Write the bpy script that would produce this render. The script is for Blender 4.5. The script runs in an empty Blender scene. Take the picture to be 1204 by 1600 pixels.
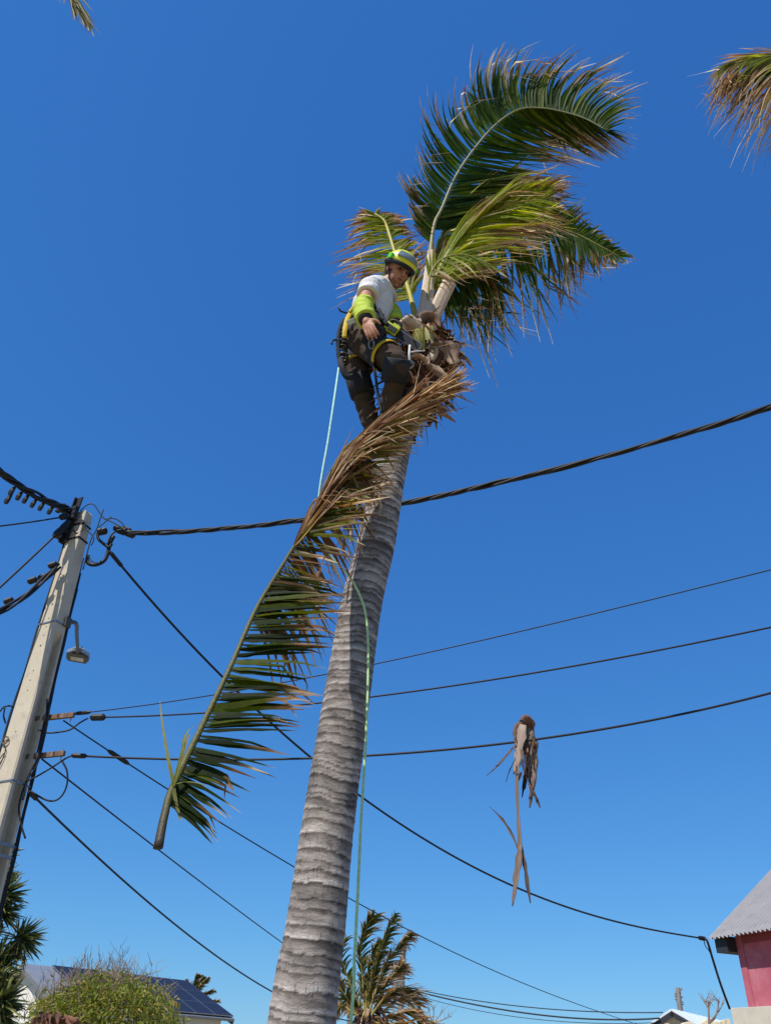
import bpy, bmesh, math, random
from math import sin, cos, pi, radians as rad
from mathutils import Vector as V, Matrix, noise
import numpy as np

random.seed(7)
scene = bpy.context.scene
COL = scene.collection

# ---------------------------------------------------------------- camera
PITCH, ROLL, FPX, W, H = rad(35.5), rad(3.0), 1203.0, 1204.0, 1600.0
CAM = V((0, 0, 1.6))
_f = V((0, cos(PITCH), sin(PITCH))); _u0 = V((0, -sin(PITCH), cos(PITCH))); _r0 = V((1, 0, 0))
C_R = _r0 * cos(ROLL) + _u0 * sin(ROLL)
C_U = _u0 * cos(ROLL) - _r0 * sin(ROLL)
C_F = _f
cam_d = bpy.data.cameras.new('camera')
cam_d.sensor_fit = 'VERTICAL'; cam_d.sensor_height = 36.0; cam_d.lens = 36.0 * FPX / H
cam_d.clip_start = 0.05; cam_d.clip_end = 2000
cam = bpy.data.objects.new('camera', cam_d); COL.objects.link(cam)
m = Matrix((C_R, C_U, -C_F)).transposed().to_4x4(); m.translation = CAM
cam.matrix_world = m
scene.camera = cam

# ---------------------------------------------------------------- sky, sun, exposure
SUN_DIR = V((0.42, 0.48, -0.82)).normalized()          # the way the light travels
w = bpy.data.worlds.new('World'); scene.world = w; w.use_nodes = True
nt = w.node_tree; nt.nodes.clear()
sky = nt.nodes.new('ShaderNodeTexSky'); sky.sky_type = 'NISHITA'; sky.sun_disc = False
to_sun = -SUN_DIR
sky.sun_elevation = math.asin(to_sun.z)
sky.sun_rotation = math.atan2(to_sun.x, to_sun.y)
sky.altitude = 0; sky.air_density = 1.0; sky.dust_density = 0.0; sky.ozone_density = 1.5
bg = nt.nodes.new('ShaderNodeBackground'); bg.inputs['Strength'].default_value = 0.1
out = nt.nodes.new('ShaderNodeOutputWorld')
# camera-like colour response of the clear sky: one power curve per channel, the same all round
sep = nt.nodes.new('ShaderNodeSeparateColor'); cmb = nt.nodes.new('ShaderNodeCombineColor'); nt.links.new(sky.outputs[0], sep.inputs[0])
for _i, (_g, _k) in enumerate(((0.902, 0.405), (0.687, 1.27), (0.481, 3.2))):
    _p = nt.nodes.new('ShaderNodeMath'); _p.operation = 'POWER'; _p.inputs[1].default_value = _g; nt.links.new(sep.outputs[_i], _p.inputs[0])
    _m = nt.nodes.new('ShaderNodeMath'); _m.operation = 'MULTIPLY'; _m.inputs[1].default_value = _k; nt.links.new(_p.outputs[0], _m.inputs[0]); nt.links.new(_m.outputs[0], cmb.inputs[_i])
nt.links.new(cmb.outputs[0], bg.inputs['Color']); nt.links.new(bg.outputs[0], out.inputs[0])
sun_d = bpy.data.lights.new('sun', 'SUN'); sun_d.energy = 5.0; sun_d.angle = rad(0.5); sun_d.color = (1.0, 0.95, 0.87)
sun = bpy.data.objects.new('sun', sun_d); COL.objects.link(sun)
sun.rotation_euler = SUN_DIR.to_track_quat('-Z', 'Y').to_euler(); sun.location = (-20, -20, 40)
scene.view_settings.view_transform = 'Standard'; scene.view_settings.look = 'None'
scene.view_settings.exposure = 0.0; scene.view_settings.gamma = 1.0

# ---------------------------------------------------------------- pixel -> place
def ray(px, py):
    return (C_R * ((px - W/2) / FPX) + C_U * ((H/2 - py) / FPX) + C_F)
def at(px, py, Y):                       # point on the ray at forward distance Y
    d = ray(px, py); return CAM + d * (Y / d.y)
def at_z(px, py, z):                     # point on the ray at height z
    d = ray(px, py); return CAM + d * ((z - CAM.z) / d.z)
def on_plane(px, py, p0, n):
    d = ray(px, py); return CAM + d * ((p0 - CAM).dot(n) / d.dot(n))
def mpp(p):                              # metres per photo pixel at a place
    return (p - CAM).dot(C_F) / FPX

# ---------------------------------------------------------------- objects
ORG = {}
def tag(o, label=None, cat=None, group=None, kind=None):
    if label: o['label'] = label
    if cat: o['category'] = cat
    if group: o['group'] = group
    if kind: o['kind'] = kind
    return o
def empty(name, loc):
    o = bpy.data.objects.new(name, None); COL.objects.link(o)
    o.empty_display_size = 0.1; o.location = loc; ORG[o] = V(loc); return o
def thing(name, loc, label, cat, group=None):
    return tag(empty(name, loc), label, cat, group)
def link_mesh(name, me, mat, parent, origin):
    o = bpy.data.objects.new(name, me); COL.objects.link(o)
    ORG[o] = V(origin)
    if mat is not None and not me.materials: me.materials.append(mat)
    if parent is not None:
        o.parent = parent; o.location = ORG[o] - ORG[parent]
    else:
        o.location = ORG[o]
    return o
class MB:
    """collects faces in world coordinates, then links them as one mesh object"""
    def __init__(s): s.v = []; s.f = []; s.c = []; s.mi = []; s.cur = 0; s.col = (1, 1, 1)
    def add(s, vs, fs, cols=None):
        b = len(s.v); s.v += [tuple(p) for p in vs]
        s.c += (cols if cols else [s.col] * len(vs))
        s.f += [tuple(b + i for i in f) for f in fs]; s.mi += [s.cur] * len(fs)
    def build(s, name, mat, parent=None, smooth=False, origin=None, mats=None):
        a = np.array(s.v, dtype=float)
        if origin is None:
            lo, hi = a.min(0), a.max(0); origin = ((lo[0]+hi[0])/2, (lo[1]+hi[1])/2, lo[2])
        a = a - np.array(origin)
        me = bpy.data.meshes.new(name); me.from_pydata(a.tolist(), [], s.f); me.update()
        ca = me.color_attributes.new('Col', 'FLOAT_COLOR', 'POINT')
        cc = np.ones((len(s.v), 4), dtype=np.float32); cc[:, :3] = np.array(s.c, dtype=np.float32)
        ca.data.foreach_set('color', cc.ravel())
        if mats:
            for mm in mats: me.materials.append(mm)
            me.polygons.foreach_set('material_index', s.mi)
        if smooth: me.polygons.foreach_set('use_smooth', [True] * len(me.polygons))
        return link_mesh(name, me, mat, parent, origin)
    def box(s, c, ax, ay, az, hx, hy, hz, bev=0.0):
        c = V(c); vs = []
        if bev <= 0:
            for k in (-1, 1):
                for j in (-1, 1):
                    for i in (-1, 1): vs.append(c + ax*hx*i + ay*hy*j + az*hz*k)
            s.add(vs, [(0,2,3,1),(4,5,7,6),(0,1,5,4),(2,6,7,3),(0,4,6,2),(1,3,7,5)])
            return
        bm = bmesh.new(); bmesh.ops.create_cube(bm, size=2)
        for v in bm.verts: v.co = V((v.co.x*hx, v.co.y*hy, v.co.z*hz))
        bmesh.ops.bevel(bm, geom=bm.edges[:], offset=bev, segments=2, affect='EDGES', profile=0.7)
        bm.verts.index_update()
        s.add([c + ax*v.co.x + ay*v.co.y + az*v.co.z for v in bm.verts], [[q.index for q in f.verts] for f in bm.faces]); bm.free()
    def wbox(s, lo, hi, bev=0.0):
        lo, hi = V(lo), V(hi); h = (hi - lo) / 2
        s.box((lo+hi)/2, V((1,0,0)), V((0,1,0)), V((0,0,1)), h.x, h.y, h.z, bev)
    def tube(s, pts, r, n=8, caps=True, flat=None, cols=None, twist=0.0):
        """swept tube; r a number or list; flat=(up, ratio) squashes the section"""
        pts = [V(p) for p in pts]; N = len(pts)
        rs = r if isinstance(r, (list, tuple)) else [r] * N
        vs = []; cl = []; up = None
        for i, p in enumerate(pts):
            t = (pts[min(i+1, N-1)] - pts[max(i-1, 0)])
            t = t.normalized() if t.length > 1e-9 else V((0,0,1))
            if flat: a = (flat[0] - t*flat[0].dot(t)).normalized()
            else:
                ref = up if up is not None else (V((0,0,1)) if abs(t.z) < 0.9 else V((1,0,0)))
                a = ref - t*ref.dot(t)
                a = a.normalized() if a.length > 1e-6 else t.orthogonal().normalized()
            up = a; b = t.cross(a)
            for k in range(n):
                q = 2*pi*k/n + twist*i
                vs.append(p + (a*cos(q)*(flat[1] if flat else 1) + b*sin(q)) * rs[i])
                cl.append(cols[i] if cols else s.col)
        fs = [(i*n+k, i*n+(k+1)%n, (i+1)*n+(k+1)%n, (i+1)*n+k) for i in range(N-1) for k in range(n)]
        if caps: fs += [tuple(range(n-1, -1, -1)), tuple(range((N-1)*n, N*n))]
        s.add(vs, fs, cl)
    def ellipsoid(s, c, ax, ay, az, seg=16, rings=10, v0=0.0, v1=1.0):
        c = V(c); vs = []; fs = []
        for j in range(rings+1):
            th = pi*(v0 + (v1-v0)*j/rings)
            for k in range(seg):
                ph = 2*pi*k/seg
                vs.append(c + ax*(sin(th)*cos(ph)) + ay*(sin(th)*sin(ph)) + az*cos(th))
        for j in range(rings):
            for k in range(seg):
                fs.append((j*seg+k, (j+1)*seg+k, (j+1)*seg+(k+1)%seg, j*seg+(k+1)%seg))
        s.add(vs, fs)
    def ribbon(s, pts, wid, side, cols=None, fold=0.25):
        """leaf strip: three vertices across (folded along the midrib); side: per-point width direction"""
        N = len(pts); vs = []; cl = []
        for i, p in enumerate(pts):
            t = (pts[min(i+1, N-1)] - pts[max(i-1, 0)])
            d = side[i] if isinstance(side, list) else side
            nn = t.cross(d)
            nn = nn.normalized() if nn.length > 1e-9 else V((0,0,1))
            w_ = wid[i]
            vs += [p - d*w_ - nn*w_*fold, p, p + d*w_ - nn*w_*fold]
            c = cols[i] if cols else s.col
            cl += [c, c, c]
        fs = []
        for i in range(N-1):
            a = i*3
            fs += [(a, a+1, a+4, a+3), (a+1, a+2, a+5, a+4)]
        s.add(vs, fs, cl)
def crom(P, t):
    """catmull-rom through the list P (Vectors or floats), t in 0..len-1"""
    n = len(P); i = min(max(int(t), 0), n-2); u = t - i
    p1, p2 = P[i], P[i+1]
    p0 = P[i-1] if i > 0 else p1*2 - p2
    p3 = P[i+2] if i+2 < n else p2*2 - p1
    return (p1*2 + (p2-p0)*u + (p0*2-p1*5+p2*4-p3)*(u*u) + (p1*3-p0-p2*3+p3)*(u*u*u)) * 0.5
def spline(P, n):
    P = [V(p) for p in P]
    return [crom(P, (len(P)-1)*i/(n-1)) for i in range(n)]
def lerp(a, b, t): return a + (b-a)*t
def mixc(a, b, t):
    t = min(max(t, 0), 1); return tuple(a[i] + (b[i]-a[i])*t for i in range(3))
def hx(h):                               # sRGB hex -> linear
    h = h.lstrip('#'); r = []
    for i in (0, 2, 4):
        c = int(h[i:i+2], 16)/255; r.append(c/12.92 if c <= 0.04045 else ((c+0.055)/1.055)**2.4)
    return tuple(r)

# ---------------------------------------------------------------- materials
def mat(name, col=None, rough=0.7, metal=0.0, var=0.15, scale=12.0, bump=0.0, bscale=60.0, attr=False, trans=0.0, spec=0.4, wear=None, stretch=None, coat=0.0):
    """procedural: base colour (or the mesh's own leaf colours), mottled by noise, optional bump, wear colour, translucency"""
    M = bpy.data.materials.new(name); M.use_nodes = True; t = M.node_tree; L = t.links
    b = t.nodes['Principled BSDF']; o = t.nodes['Material Output']
    b.inputs['Roughness'].default_value = rough; b.inputs['Metallic'].default_value = metal
    b.inputs['Specular IOR Level'].default_value = spec
    if coat: b.inputs['Coat Weight'].default_value = coat
    tc = t.nodes.new('ShaderNodeTexCoord'); mp = t.nodes.new('ShaderNodeMapping'); L.new(tc.outputs['Object'], mp.inputs[0])
    if stretch: mp.inputs['Scale'].default_value = stretch
    if attr:
        a = t.nodes.new('ShaderNodeAttribute'); a.attribute_name = 'Col'; src = a.outputs['Color']
    else:
        a = t.nodes.new('ShaderNodeRGB'); a.outputs[0].default_value = (*col, 1); src = a.outputs[0]
    n = t.nodes.new('ShaderNodeTexNoise'); n.inputs['Scale'].default_value = scale; n.inputs['Detail'].default_value = 6; n.inputs['Roughness'].default_value = 0.65
    L.new(mp.outputs[0], n.inputs['Vector'])
    mr = t.nodes.new('ShaderNodeMapRange'); mr.inputs[1].default_value = 0.3; mr.inputs[2].default_value = 0.7
    mr.inputs[3].default_value = 1-var; mr.inputs[4].default_value = 1+var; L.new(n.outputs[0], mr.inputs[0])
    mx = t.nodes.new('ShaderNodeMix'); mx.data_type = 'RGBA'; mx.blend_type = 'MULTIPLY'; mx.inputs[0].default_value = 1
    cb = t.nodes.new('ShaderNodeCombineColor')
    for i in range(3): L.new(mr.outputs[0], cb.inputs[i])
    L.new(src, mx.inputs[6]); L.new(cb.outputs[0], mx.inputs[7]); src = mx.outputs[2]
    if wear:                                     # (colour, scale, low, high)
        n2 = t.nodes.new('ShaderNodeTexNoise'); n2.inputs['Scale'].default_value = wear[1]; n2.inputs['Detail'].default_value = 8; n2.inputs['Roughness'].default_value = 0.7
        L.new(mp.outputs[0], n2.inputs['Vector'])
        r2 = t.nodes.new('ShaderNodeMapRange'); r2.inputs[1].default_value = wear[2]; r2.inputs[2].default_value = wear[3]; L.new(n2.outputs[0], r2.inputs[0])
        m2 = t.nodes.new('ShaderNodeMix'); m2.data_type = 'RGBA'; m2.inputs[7].default_value = (*wear[0], 1)
        L.new(r2.outputs[0], m2.inputs[0]); L.new(src, m2.inputs[6]); src = m2.outputs[2]
    L.new(src, b.inputs['Base Color'])
    if bump:
        n3 = t.nodes.new('ShaderNodeTexNoise'); n3.inputs['Scale'].default_value = bscale; n3.inputs['Detail'].default_value = 5
        L.new(mp.outputs[0], n3.inputs['Vector'])
        bp = t.nodes.new('ShaderNodeBump'); bp.inputs['Strength'].default_value = bump; bp.inputs['Distance'].default_value = 0.01
        L.new(n3.outputs[0], bp.inputs['Height']); L.new(bp.outputs[0], b.inputs['Normal'])
    if trans:
        tr = t.nodes.new('ShaderNodeBsdfTranslucent'); ms = t.nodes.new('ShaderNodeMixShader'); ms.inputs[0].default_value = trans
        hs = t.nodes.new('ShaderNodeHueSaturation'); hs.inputs['Saturation'].default_value = 1.1; hs.inputs['Value'].default_value = 1.8
        L.new(src, hs.inputs['Color']); L.new(hs.outputs[0], tr.inputs['Color'])
        L.new(b.outputs[0], ms.inputs[1]); L.new(tr.outputs[0], ms.inputs[2]); L.new(ms.outputs[0], o.inputs[0])
    return M
M = {}
M['leaf'] = mat('palm_leaf', attr=True, rough=0.55, var=0.25, scale=30, trans=0.5, spec=0.14)
M['rachis'] = mat('palm_rachis', attr=True, rough=0.55, var=0.18, scale=60, bump=0.3, bscale=120)
M['fibre'] = mat('palm_fibre', attr=True, rough=0.9, var=0.45, scale=45, bump=0.6, bscale=150, spec=0.15)
M['cable'] = mat('cable_black', (0.010, 0.0105, 0.013), rough=0.6, var=0.2, scale=5)
M['concrete'] = mat('concrete', hx('c6baa5'), rough=0.9, var=0.08, scale=3, bump=0.35, bscale=90, spec=0.2, wear=(hx('a2988a'), 9, 0.52, 0.8))
M['sheath'] = mat('dry_sheath', attr=True, rough=0.85, var=0.22, scale=22, bump=0.3, bscale=60, spec=0.15, stretch=(1,1,.12))
M['steel'] = mat('galvanised_steel', hx('8d9094'), rough=0.45, metal=0.8, var=0.2, scale=20)
M['rust'] = mat('rusty_steel', hx('7a5f4c'), rough=0.8, metal=0.2, var=0.4, scale=30, wear=(hx('9a9288'), 14, 0.5, 0.7))
M['black_plastic'] = mat('black_plastic', (0.011, 0.011, 0.013), rough=0.55, var=0.2)
# ================================================================ ground
g = MB(); R_ = 700; ng = 60
gv = []; gf = []
for j in range(ng+1):
    for i in range(ng+1):
        u = (i/ng*2-1); v = (j/ng*2-1)
        x = math.copysign(abs(u)**2.2*R_, u); y = math.copysign(abs(v)**2.2*R_, v)
        gv.append((x, y, 0.03*noise.noise(V((x*0.3, y*0.3, 0))) if abs(x) < 60 and abs(y) < 60 else 0))
for j in range(ng):
    for i in range(ng): gf.append((j*(ng+1)+i, j*(ng+1)+i+1, (j+1)*(ng+1)+i+1, (j+1)*(ng+1)+i))
g.add(gv, gf)
M['ground'] = mat('sandy_ground', hx('9c8b6c'), rough=0.95, var=0.25, scale=1.5, bump=0.5, bscale=30, spec=0.15, wear=(hx('5f6a35'), 0.35, 0.5, 0.62))
tag(g.build('ground', M['ground'], origin=(0,0,0), smooth=True), kind='structure')

Zup = V((0,0,1))
# ================================================================ red house
M['red_wall'] = mat('red_render', hx('b3626f'), rough=0.92, var=0.14, scale=2.2, bump=0.25, bscale=40, spec=0.15, wear=(hx('c98f98'), 1.6, 0.5, 0.85))
M['ledge'] = mat('pale_render', hx('c9c0ae'), rough=0.9, var=0.10, scale=2, wear=(hx('8d8578'), 5, 0.58, 0.8))
M['tin'] = mat('grey_corrugated_tin', hx('918e8f'), rough=0.6, metal=0.1, var=0.10, scale=1.2, wear=(hx('7c7674'), 1.5, 0.5, 0.8))
M['dark_board'] = mat('dark_board', hx('2b2d33'), rough=0.7, var=0.2)
M['red_trim'] = mat('red_trim', hx('8d3f49'), rough=0.7, var=0.15)
E0 = at(1107, 1467, 21.5); ze = E0.z
E1 = at_z(1204, 1452, ze)
ex = (E1 - E0); ex.z = 0; ex.normalize()                 # along the eave, to the right
en = V((-ex.y, ex.x, 0))                                 # away from the street
if en.y < 0: en = -en
mm_ = ray(1107, 1467).cross(ray(1208, 1356)); ta = -(mm_.dot(en)) / mm_.z
RA = min(max(math.atan(ta), rad(12)), rad(40))
rdir = en*cos(RA) + Zup*sin(RA); rnrm = Zup*cos(RA) - en*sin(RA)
house = thing('red_house', (E0 + ex*4 + en*3)*1.0 - V((0,0,ze)), 'red rendered house with a grey corrugated tin roof at the right edge', 'house')
px_m = 1/mpp(E0)
pitch_c = 0.14; sheet_w = pitch_c*8; roof_len = 4.6
for kx in range(9):
    b = MB(); nseg = 8*6; vs = []; fs = []
    for i in range(nseg+1):
        x = kx*sheet_w*0.998 + sheet_w*i/nseg
        h = 0.030*cos(2*pi*x/pitch_c) + (0.004 if kx % 2 else 0)
        vs += [E0 + ex*x + rnrm*h + rdir*d for d in (0.0, roof_len*0.5, roof_len)]
        vs += [E0 + ex*x + rnrm*(h-0.004) + rdir*d for d in (0.0, roof_len*0.5, roof_len)]
    for i in range(nseg):
        a, c = i*6, (i+1)*6
        fs += [(a, c, c+1, a+1), (a+1, c+1, c+2, a+2), (a+3, a+4, c+4, c+3), (a+4, a+5, c+5, c+4), (a, a+3, c+3, c)]
    b.add(vs, fs); b.build('roof_sheet', M['tin'], house, smooth=False)
    # far slope
    b = MB(); top = rdir*roof_len; r2 = en*cos(RA) - Zup*sin(RA)
    b.box(E0 + ex*(kx+0.5)*sheet_w + top + r2*roof_len*0.5 - Zup*0.03, ex, r2, ex.cross(r2), sheet_w*0.499, roof_len*0.5, 0.01)
    b.build('roof_sheet', M['tin'], house)
WX = 0.43; WN = 0.42                                        # wall set back from the rake and the eave
wl = E0 + ex*WX + en*WN; LEN = 7.6; DEP = 2*(roof_len*cos(RA)-WN)
zl = on_plane(1140, 1577, wl, en).z                      # top of the pale ledge
b = MB(); hw = (ze - 0.03 + WN*math.tan(RA)*0.6 - zl)/2
def hbox(b, x0, x1, n0, n1, z0, z1, bev=0):
    b.box(E0 - Zup*ze + ex*(x0+x1)/2 + en*(n0+n1)/2 + Zup*(z0+z1)/2, ex, en, Zup, (x1-x0)/2, (n1-n0)/2, (z1-z0)/2, bev)
zt = ze + 0.10
hbox(b, WX+0.02, WX+LEN, WN+0.03, WN+DEP-0.03, 0.02, zt); b.build('wall', M['red_wall'], house)
b = MB(); hbox(b, WX, WX+0.2, WN, WN+0.22, zl+0.002, zt-0.03, 0.008); b.build('pilaster', M['red_wall'], house)
b = MB(); hbox(b, WX+0.203, WX+LEN-0.1, WN+0.005, WN+0.028, ze-0.13, ze+0.02, 0.004); b.build('wall_plate', M['red_trim'], house)
b = MB(); hbox(b, 0.03, WX-0.004, 0.13, WN+DEP-0.2, ze-0.30, ze+0.035, 0.006); b.build('boxed_soffit', M['dark_board'], house)
b = MB(); hbox(b, WX-0.26, WX+LEN+0.1, WN-0.30, WN+0.02, zl-0.42, zl, 0.015); b.build('ledge', M['ledge'], house)
b = MB(); hbox(b, WX+0.6, WX+LEN, WN-0.05, WN+0.02, zl-0.9, zl-0.43, 0.01); b.build('beam', M['ledge'], house)
for s_ in (0, 1):                                        # gable triangles
    b = MB(); x0 = WX+0.03 if s_ == 0 else WX+LEN-0.2
    p = E0 + ex*x0; r_top = roof_len*cos(RA); hh = roof_len*sin(RA)
    tri = [p + en*(WN+0.04) + Zup*0.09, p + en*(2*r_top-WN-0.04) + Zup*0.09, p + en*r_top + Zup*(hh-0.05)]
    tri2 = [q + ex*0.15 for q in tri]
    b.add(tri+tri2, [(0,1,2),(5,4,3),(0,3,4,1),(1,4,5,2),(2,5,3,0)]); b.build('gable', M['red_wall'], house)

# ================================================================ white gabled house far right
M['white_roof'] = mat('white_tin_roof', hx('d6dde2'), rough=0.45, metal=0.1, var=0.06, scale=0.8, wear=(hx('b5bec6'), 0.9, 0.5, 0.8))
M['white_wall'] = mat('white_render', hx('dcd8cf'), rough=0.9, var=0.06, scale=2, wear=(hx('b9b3a6'), 4, 0.58, 0.85))
M['grey_fascia'] = mat('grey_fascia', hx('6d7178'), rough=0.7, var=0.12)
def gable_house(name, A, B, run, drop, wall_mat, roof_mat, label, corr=0.0, over=0.35, thick=0.06, fascia=None):
    """A, B: ridge ends; the roof falls both ways by drop over the horizontal distance run"""
    ax_ = (B-A); Lr = ax_.length; ax_.normalize(); an = V((ax_.y, -ax_.x, 0))
    if an.y > 0: an = -an                                # an points at the camera side
    root = thing(name, ((A+B)/2).to_2d().to_3d(), label, 'house')
    sl = math.hypot(run, drop)
    for sgn in (1, -1):
        dd = (an*sgn*run - Zup*drop).normalized(); nn = ax_.cross(dd)
        if nn.z < 0: nn = -nn
        nsh = max(1, int(Lr/1.0)); wsh = Lr/nsh
        for k in range(nsh):
            b = MB(); b.box(A + ax_*(k+0.5)*wsh + dd*sl/2 + nn*(0.004*(k % 2)), ax_, dd, nn, wsh*0.499, sl/2, thick/2)
            if corr:
                for q in range(int(wsh/corr)):
                    b.box(A + ax_*(k*wsh + (q+0.5)*corr) + dd*sl/2 + nn*(thick/2+0.012), ax_, dd, nn, corr*0.18, sl/2, 0.012)
            b.build('roof_sheet', roof_mat, root)
    for e, P in ((0, A), (1, B)):                          # gable walls and barge boards
        q = P + ax_*(over if e == 0 else -over)
        tri = [q + an*(run-over) - Zup*(drop*(run-over)/run+thick), q - an*(run-over) - Zup*(drop*(run-over)/run+thick), q - Zup*thick]
        t2 = [p + ax_*(0.2 if e == 0 else -0.2) for p in tri]
        b = MB(); b.add(tri+t2, [(0,1,2),(5,4,3),(0,3,4,1),(1,4,5,2),(2,5,3,0)]); b.build('gable', wall_mat, root)
        for sgn in (1, -1):
            dd = (an*sgn*run - Zup*drop).normalized(); nn = ax_.cross(dd); nn = nn if nn.z > 0 else -nn
            b = MB(); b.box(P + dd*sl/2 - nn*(thick/2+0.08) + ax_*(0.02 if e == 0 else -0.02), ax_, dd, nn, 0.02, sl/2-0.01, 0.085)
            b.build('barge_board', fascia or M['grey_fascia'], root)
    zw = A.z - drop*(run-over)/run - thick - 0.003
    b = MB(); b.box(((A+B)/2).to_2d().to_3d() + Zup*zw/2, ax_, an, Zup, Lr/2-over, run-over, zw/2); b.build('wall', wall_mat, root)
    return root, ax_, an, sl
RA0 = at(1048, 1578, 33); RB0 = RA0 + V((3.9, 5.4, 0))
wr, wax, wan, wsl = gable_house('gabled_house', RA0, RB0, 2.0, 1.05, M['white_wall'], M['white_roof'], 'small house with a bright white tin roof and dark gable behind the red house', corr=0.25, fascia=M['dark_board'])

# pale boundary wall below the white roof
b = MB(); q0 = at(1035, 1606, 25); q1 = at(1140, 1595, 24.5)
M['cream'] = mat('cream_render', hx('d8cdb0'), rough=0.9, var=0.06, scale=2)
ps = []
for i in range(13):
    p = lerp(q0, q1, i/12); p.z += 0.05*sin(i*1.7)+ (0.04 if i % 3 else 0); ps.append(p)
vs = []; fs = []
for p in ps: vs += [V((p.x, p.y, 0)), p, p + V((0, .25, 0)), V((p.x, p.y+.25, 0))]
for i in range(12):
    a = i*4; fs += [(a, a+4, a+5, a+1), (a+1, a+5, a+6, a+2), (a+2, a+6, a+7, a+3)]
fs += [(0,1,2,3), (51,50,49,48)]
b.add(vs, fs); tag(b.build('garden_wall', M['cream']), 'low cream garden wall in front of the white tin roof', 'wall')

# ================================================================ house with solar panels, left
M['zinc'] = mat('grey_zinc_roof', hx('8f9399'), rough=0.5, metal=0.3, var=0.1, scale=1)
M['solar'] = mat('solar_cells', hx('242838'), rough=0.5, var=0.12, scale=1.5, spec=0.3)
M['alu'] = mat('aluminium_rail', hx('a8acb4'), rough=0.4, metal=0.8, var=0.1)
hr = 4.9
SA = at_z(34, 1507, hr); SB = at_z(290, 1536, hr)
sax = (SB-SA).normalized(); san = V((sax.y, -sax.x, 0))
if san.y > 0: san = -san
m3 = ray(290, 1536).cross(ray(377, 1603)); 
tsl = -(m3.dot(san))/m3.z                              # slope so that the right rake falls where the photo shows it
tsl = -min(max(abs(tsl), 0.2), 0.9)
run = 5.2
sh, sax, san, ssl = gable_house('solar_house', SA, SB, run, -tsl*run, M['white_wall'], M['zinc'], 'white gabled house with dark solar panels on its grey roof', over=0.5, thick=0.12)
sd = (san*run + Zup*tsl*run).normalized(); sn = sax.cross(sd); sn = sn if sn.z > 0 else -sn
LR = (SB-SA).length
xa = (on_plane(78, 1512, SA, sn) - SA).dot(sax)
ncol = 7; pw = (LR - xa)/ncol; nrow = 3; phh = (ssl*0.96)/nrow
for i in range(ncol):
    for j in range(nrow):
        c = SA + sax*(xa + (i+0.5)*pw) + sd*(0.1 + (j+0.5)*phh) + sn*0.15
        b = MB(); b.box(c, sax, sd, sn, pw*0.49, phh*0.49, 0.02, 0.004); f = b.build('solar_panel', M['alu'], sh)
        b = MB(); b.box(c + sn*0.022, sax, sd, sn, pw*0.475, phh*0.478, 0.002); b.build('cell_sheet', M['solar'], f)

# ================================================================ concrete utility pole
PY = 9.4
T0 = at(131, 803, PY); T1 = at(0, 1283, PY-0.1)
pdir = (T0 - T1).normalized(); base = T0 - pdir*(T0.z/pdir.z)
PLEN = (T0-base).length
pole = thing('utility_pole', base, 'cream concrete utility pole with dark cables strapped down its sides', 'pole')
yaw = rad(-24)                                           # front face turned a little to the left
fx = V((cos(yaw), sin(yaw), 0)); fx = (fx - pdir*fx.dot(pdir)).normalized(); fy = pdir.cross(fx)   # fx: right along the front face, fy: away
WT, DT, WB_, DB = 0.112, 0.08, 0.215, 0.195                # half sizes, top and bottom
def pp(s, a, c):                                         # point on the pole: s metres below the top, a across (-1..1), c depth (-1 front..1 back)
    k = s/PLEN; return T0 - pdir*s + fx*(lerp(WT, WB_, k)*a) + fy*(lerp(DT, DB, k)*c)
b = MB(); vs = []; ss = [0.0, 0.03, PLEN+0.3]
for i, s in enumerate(ss):
    q = 0.86 if i == 0 else 1.0
    for a, c in ((-1,-1),(1,-1),(1,1),(-1,1)):
        for da, dc in (((0,0.12),(0.12,0)) if a*c > 0 else ((0.12,0),(0,0.12))):
            vs.append(pp(s, (a - math.copysign(da, a))*q, (c - math.copysign(dc, c))*q))
n8 = 8
# order corner points around
fs = [tuple(range(n8-1,-1,-1))]
for i in range(2):
    for k in range(n8): fs.append((i*n8+k, i*n8+(k+1)%n8, (i+1)*n8+(k+1)%n8, (i+1)*n8+k))
fs.append(tuple(range(2*n8, 3*n8)))
b.add(vs, fs); shaft = b.build('shaft', M['concrete'], pole)
# cutters: bolt holes in the front and the channels in the sides
cut = MB()
random.seed(3)
for s in [0.42,0.52,0.62,0.80,0.90,1.0,1.1,1.2,1.45,1.58,1.80,1.92,2.05,2.2,2.55,2.68,2.82,3.35,4.15,4.5,4.9]:
    p = pp(s, 0.05*random.uniform(-1,1), -1); r = 0.011 if s not in (1.58, 2.2) else 0.016
    cut.tube([p - fy*0.05, p + fy*0.06], r, 8)
for s in (0.18, 0.33): cut.tube([pp(s, 1, 0) + fx*0.05, pp(s, 1, 0) - fx*0.06], 0.011, 8)
for a in (1, -1):
    s0 = 1.98; q = []
    for s, d in ((s0, 0.0), (s0+0.16, 0.095), (PLEN-0.6, 0.13)):
        k = s/PLEN; hd = lerp(DT, DB, k)
        for c in (-0.55, 0.60):
            for e in (0.06, -d-0.0001):
                q.append(pp(s, a, c) + fx*a*e)
    fs = []
    for i in range(2):
        o_ = i*4; fs += [(o_, o_+4, o_+5, o_+1), (o_+1, o_+5, o_+7, o_+3), (o_+3, o_+7, o_+6, o_+2), (o_+2, o_+6, o_+4, o_)]
    fs += [(0,1,3,2), (8,10,11,9)]
    cut.add(q, fs)
cm = cut.build('cutter', None)
bm = bmesh.new(); bm.from_mesh(cm.data); bmesh.ops.recalc_face_normals(bm, faces=bm.faces); bm.to_mesh(cm.data); bm.free()
bm = bmesh.new(); bm.from_mesh(shaft.data); bmesh.ops.recalc_face_normals(bm, faces=bm.faces); bm.to_mesh(shaft.data); bm.free()
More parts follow.
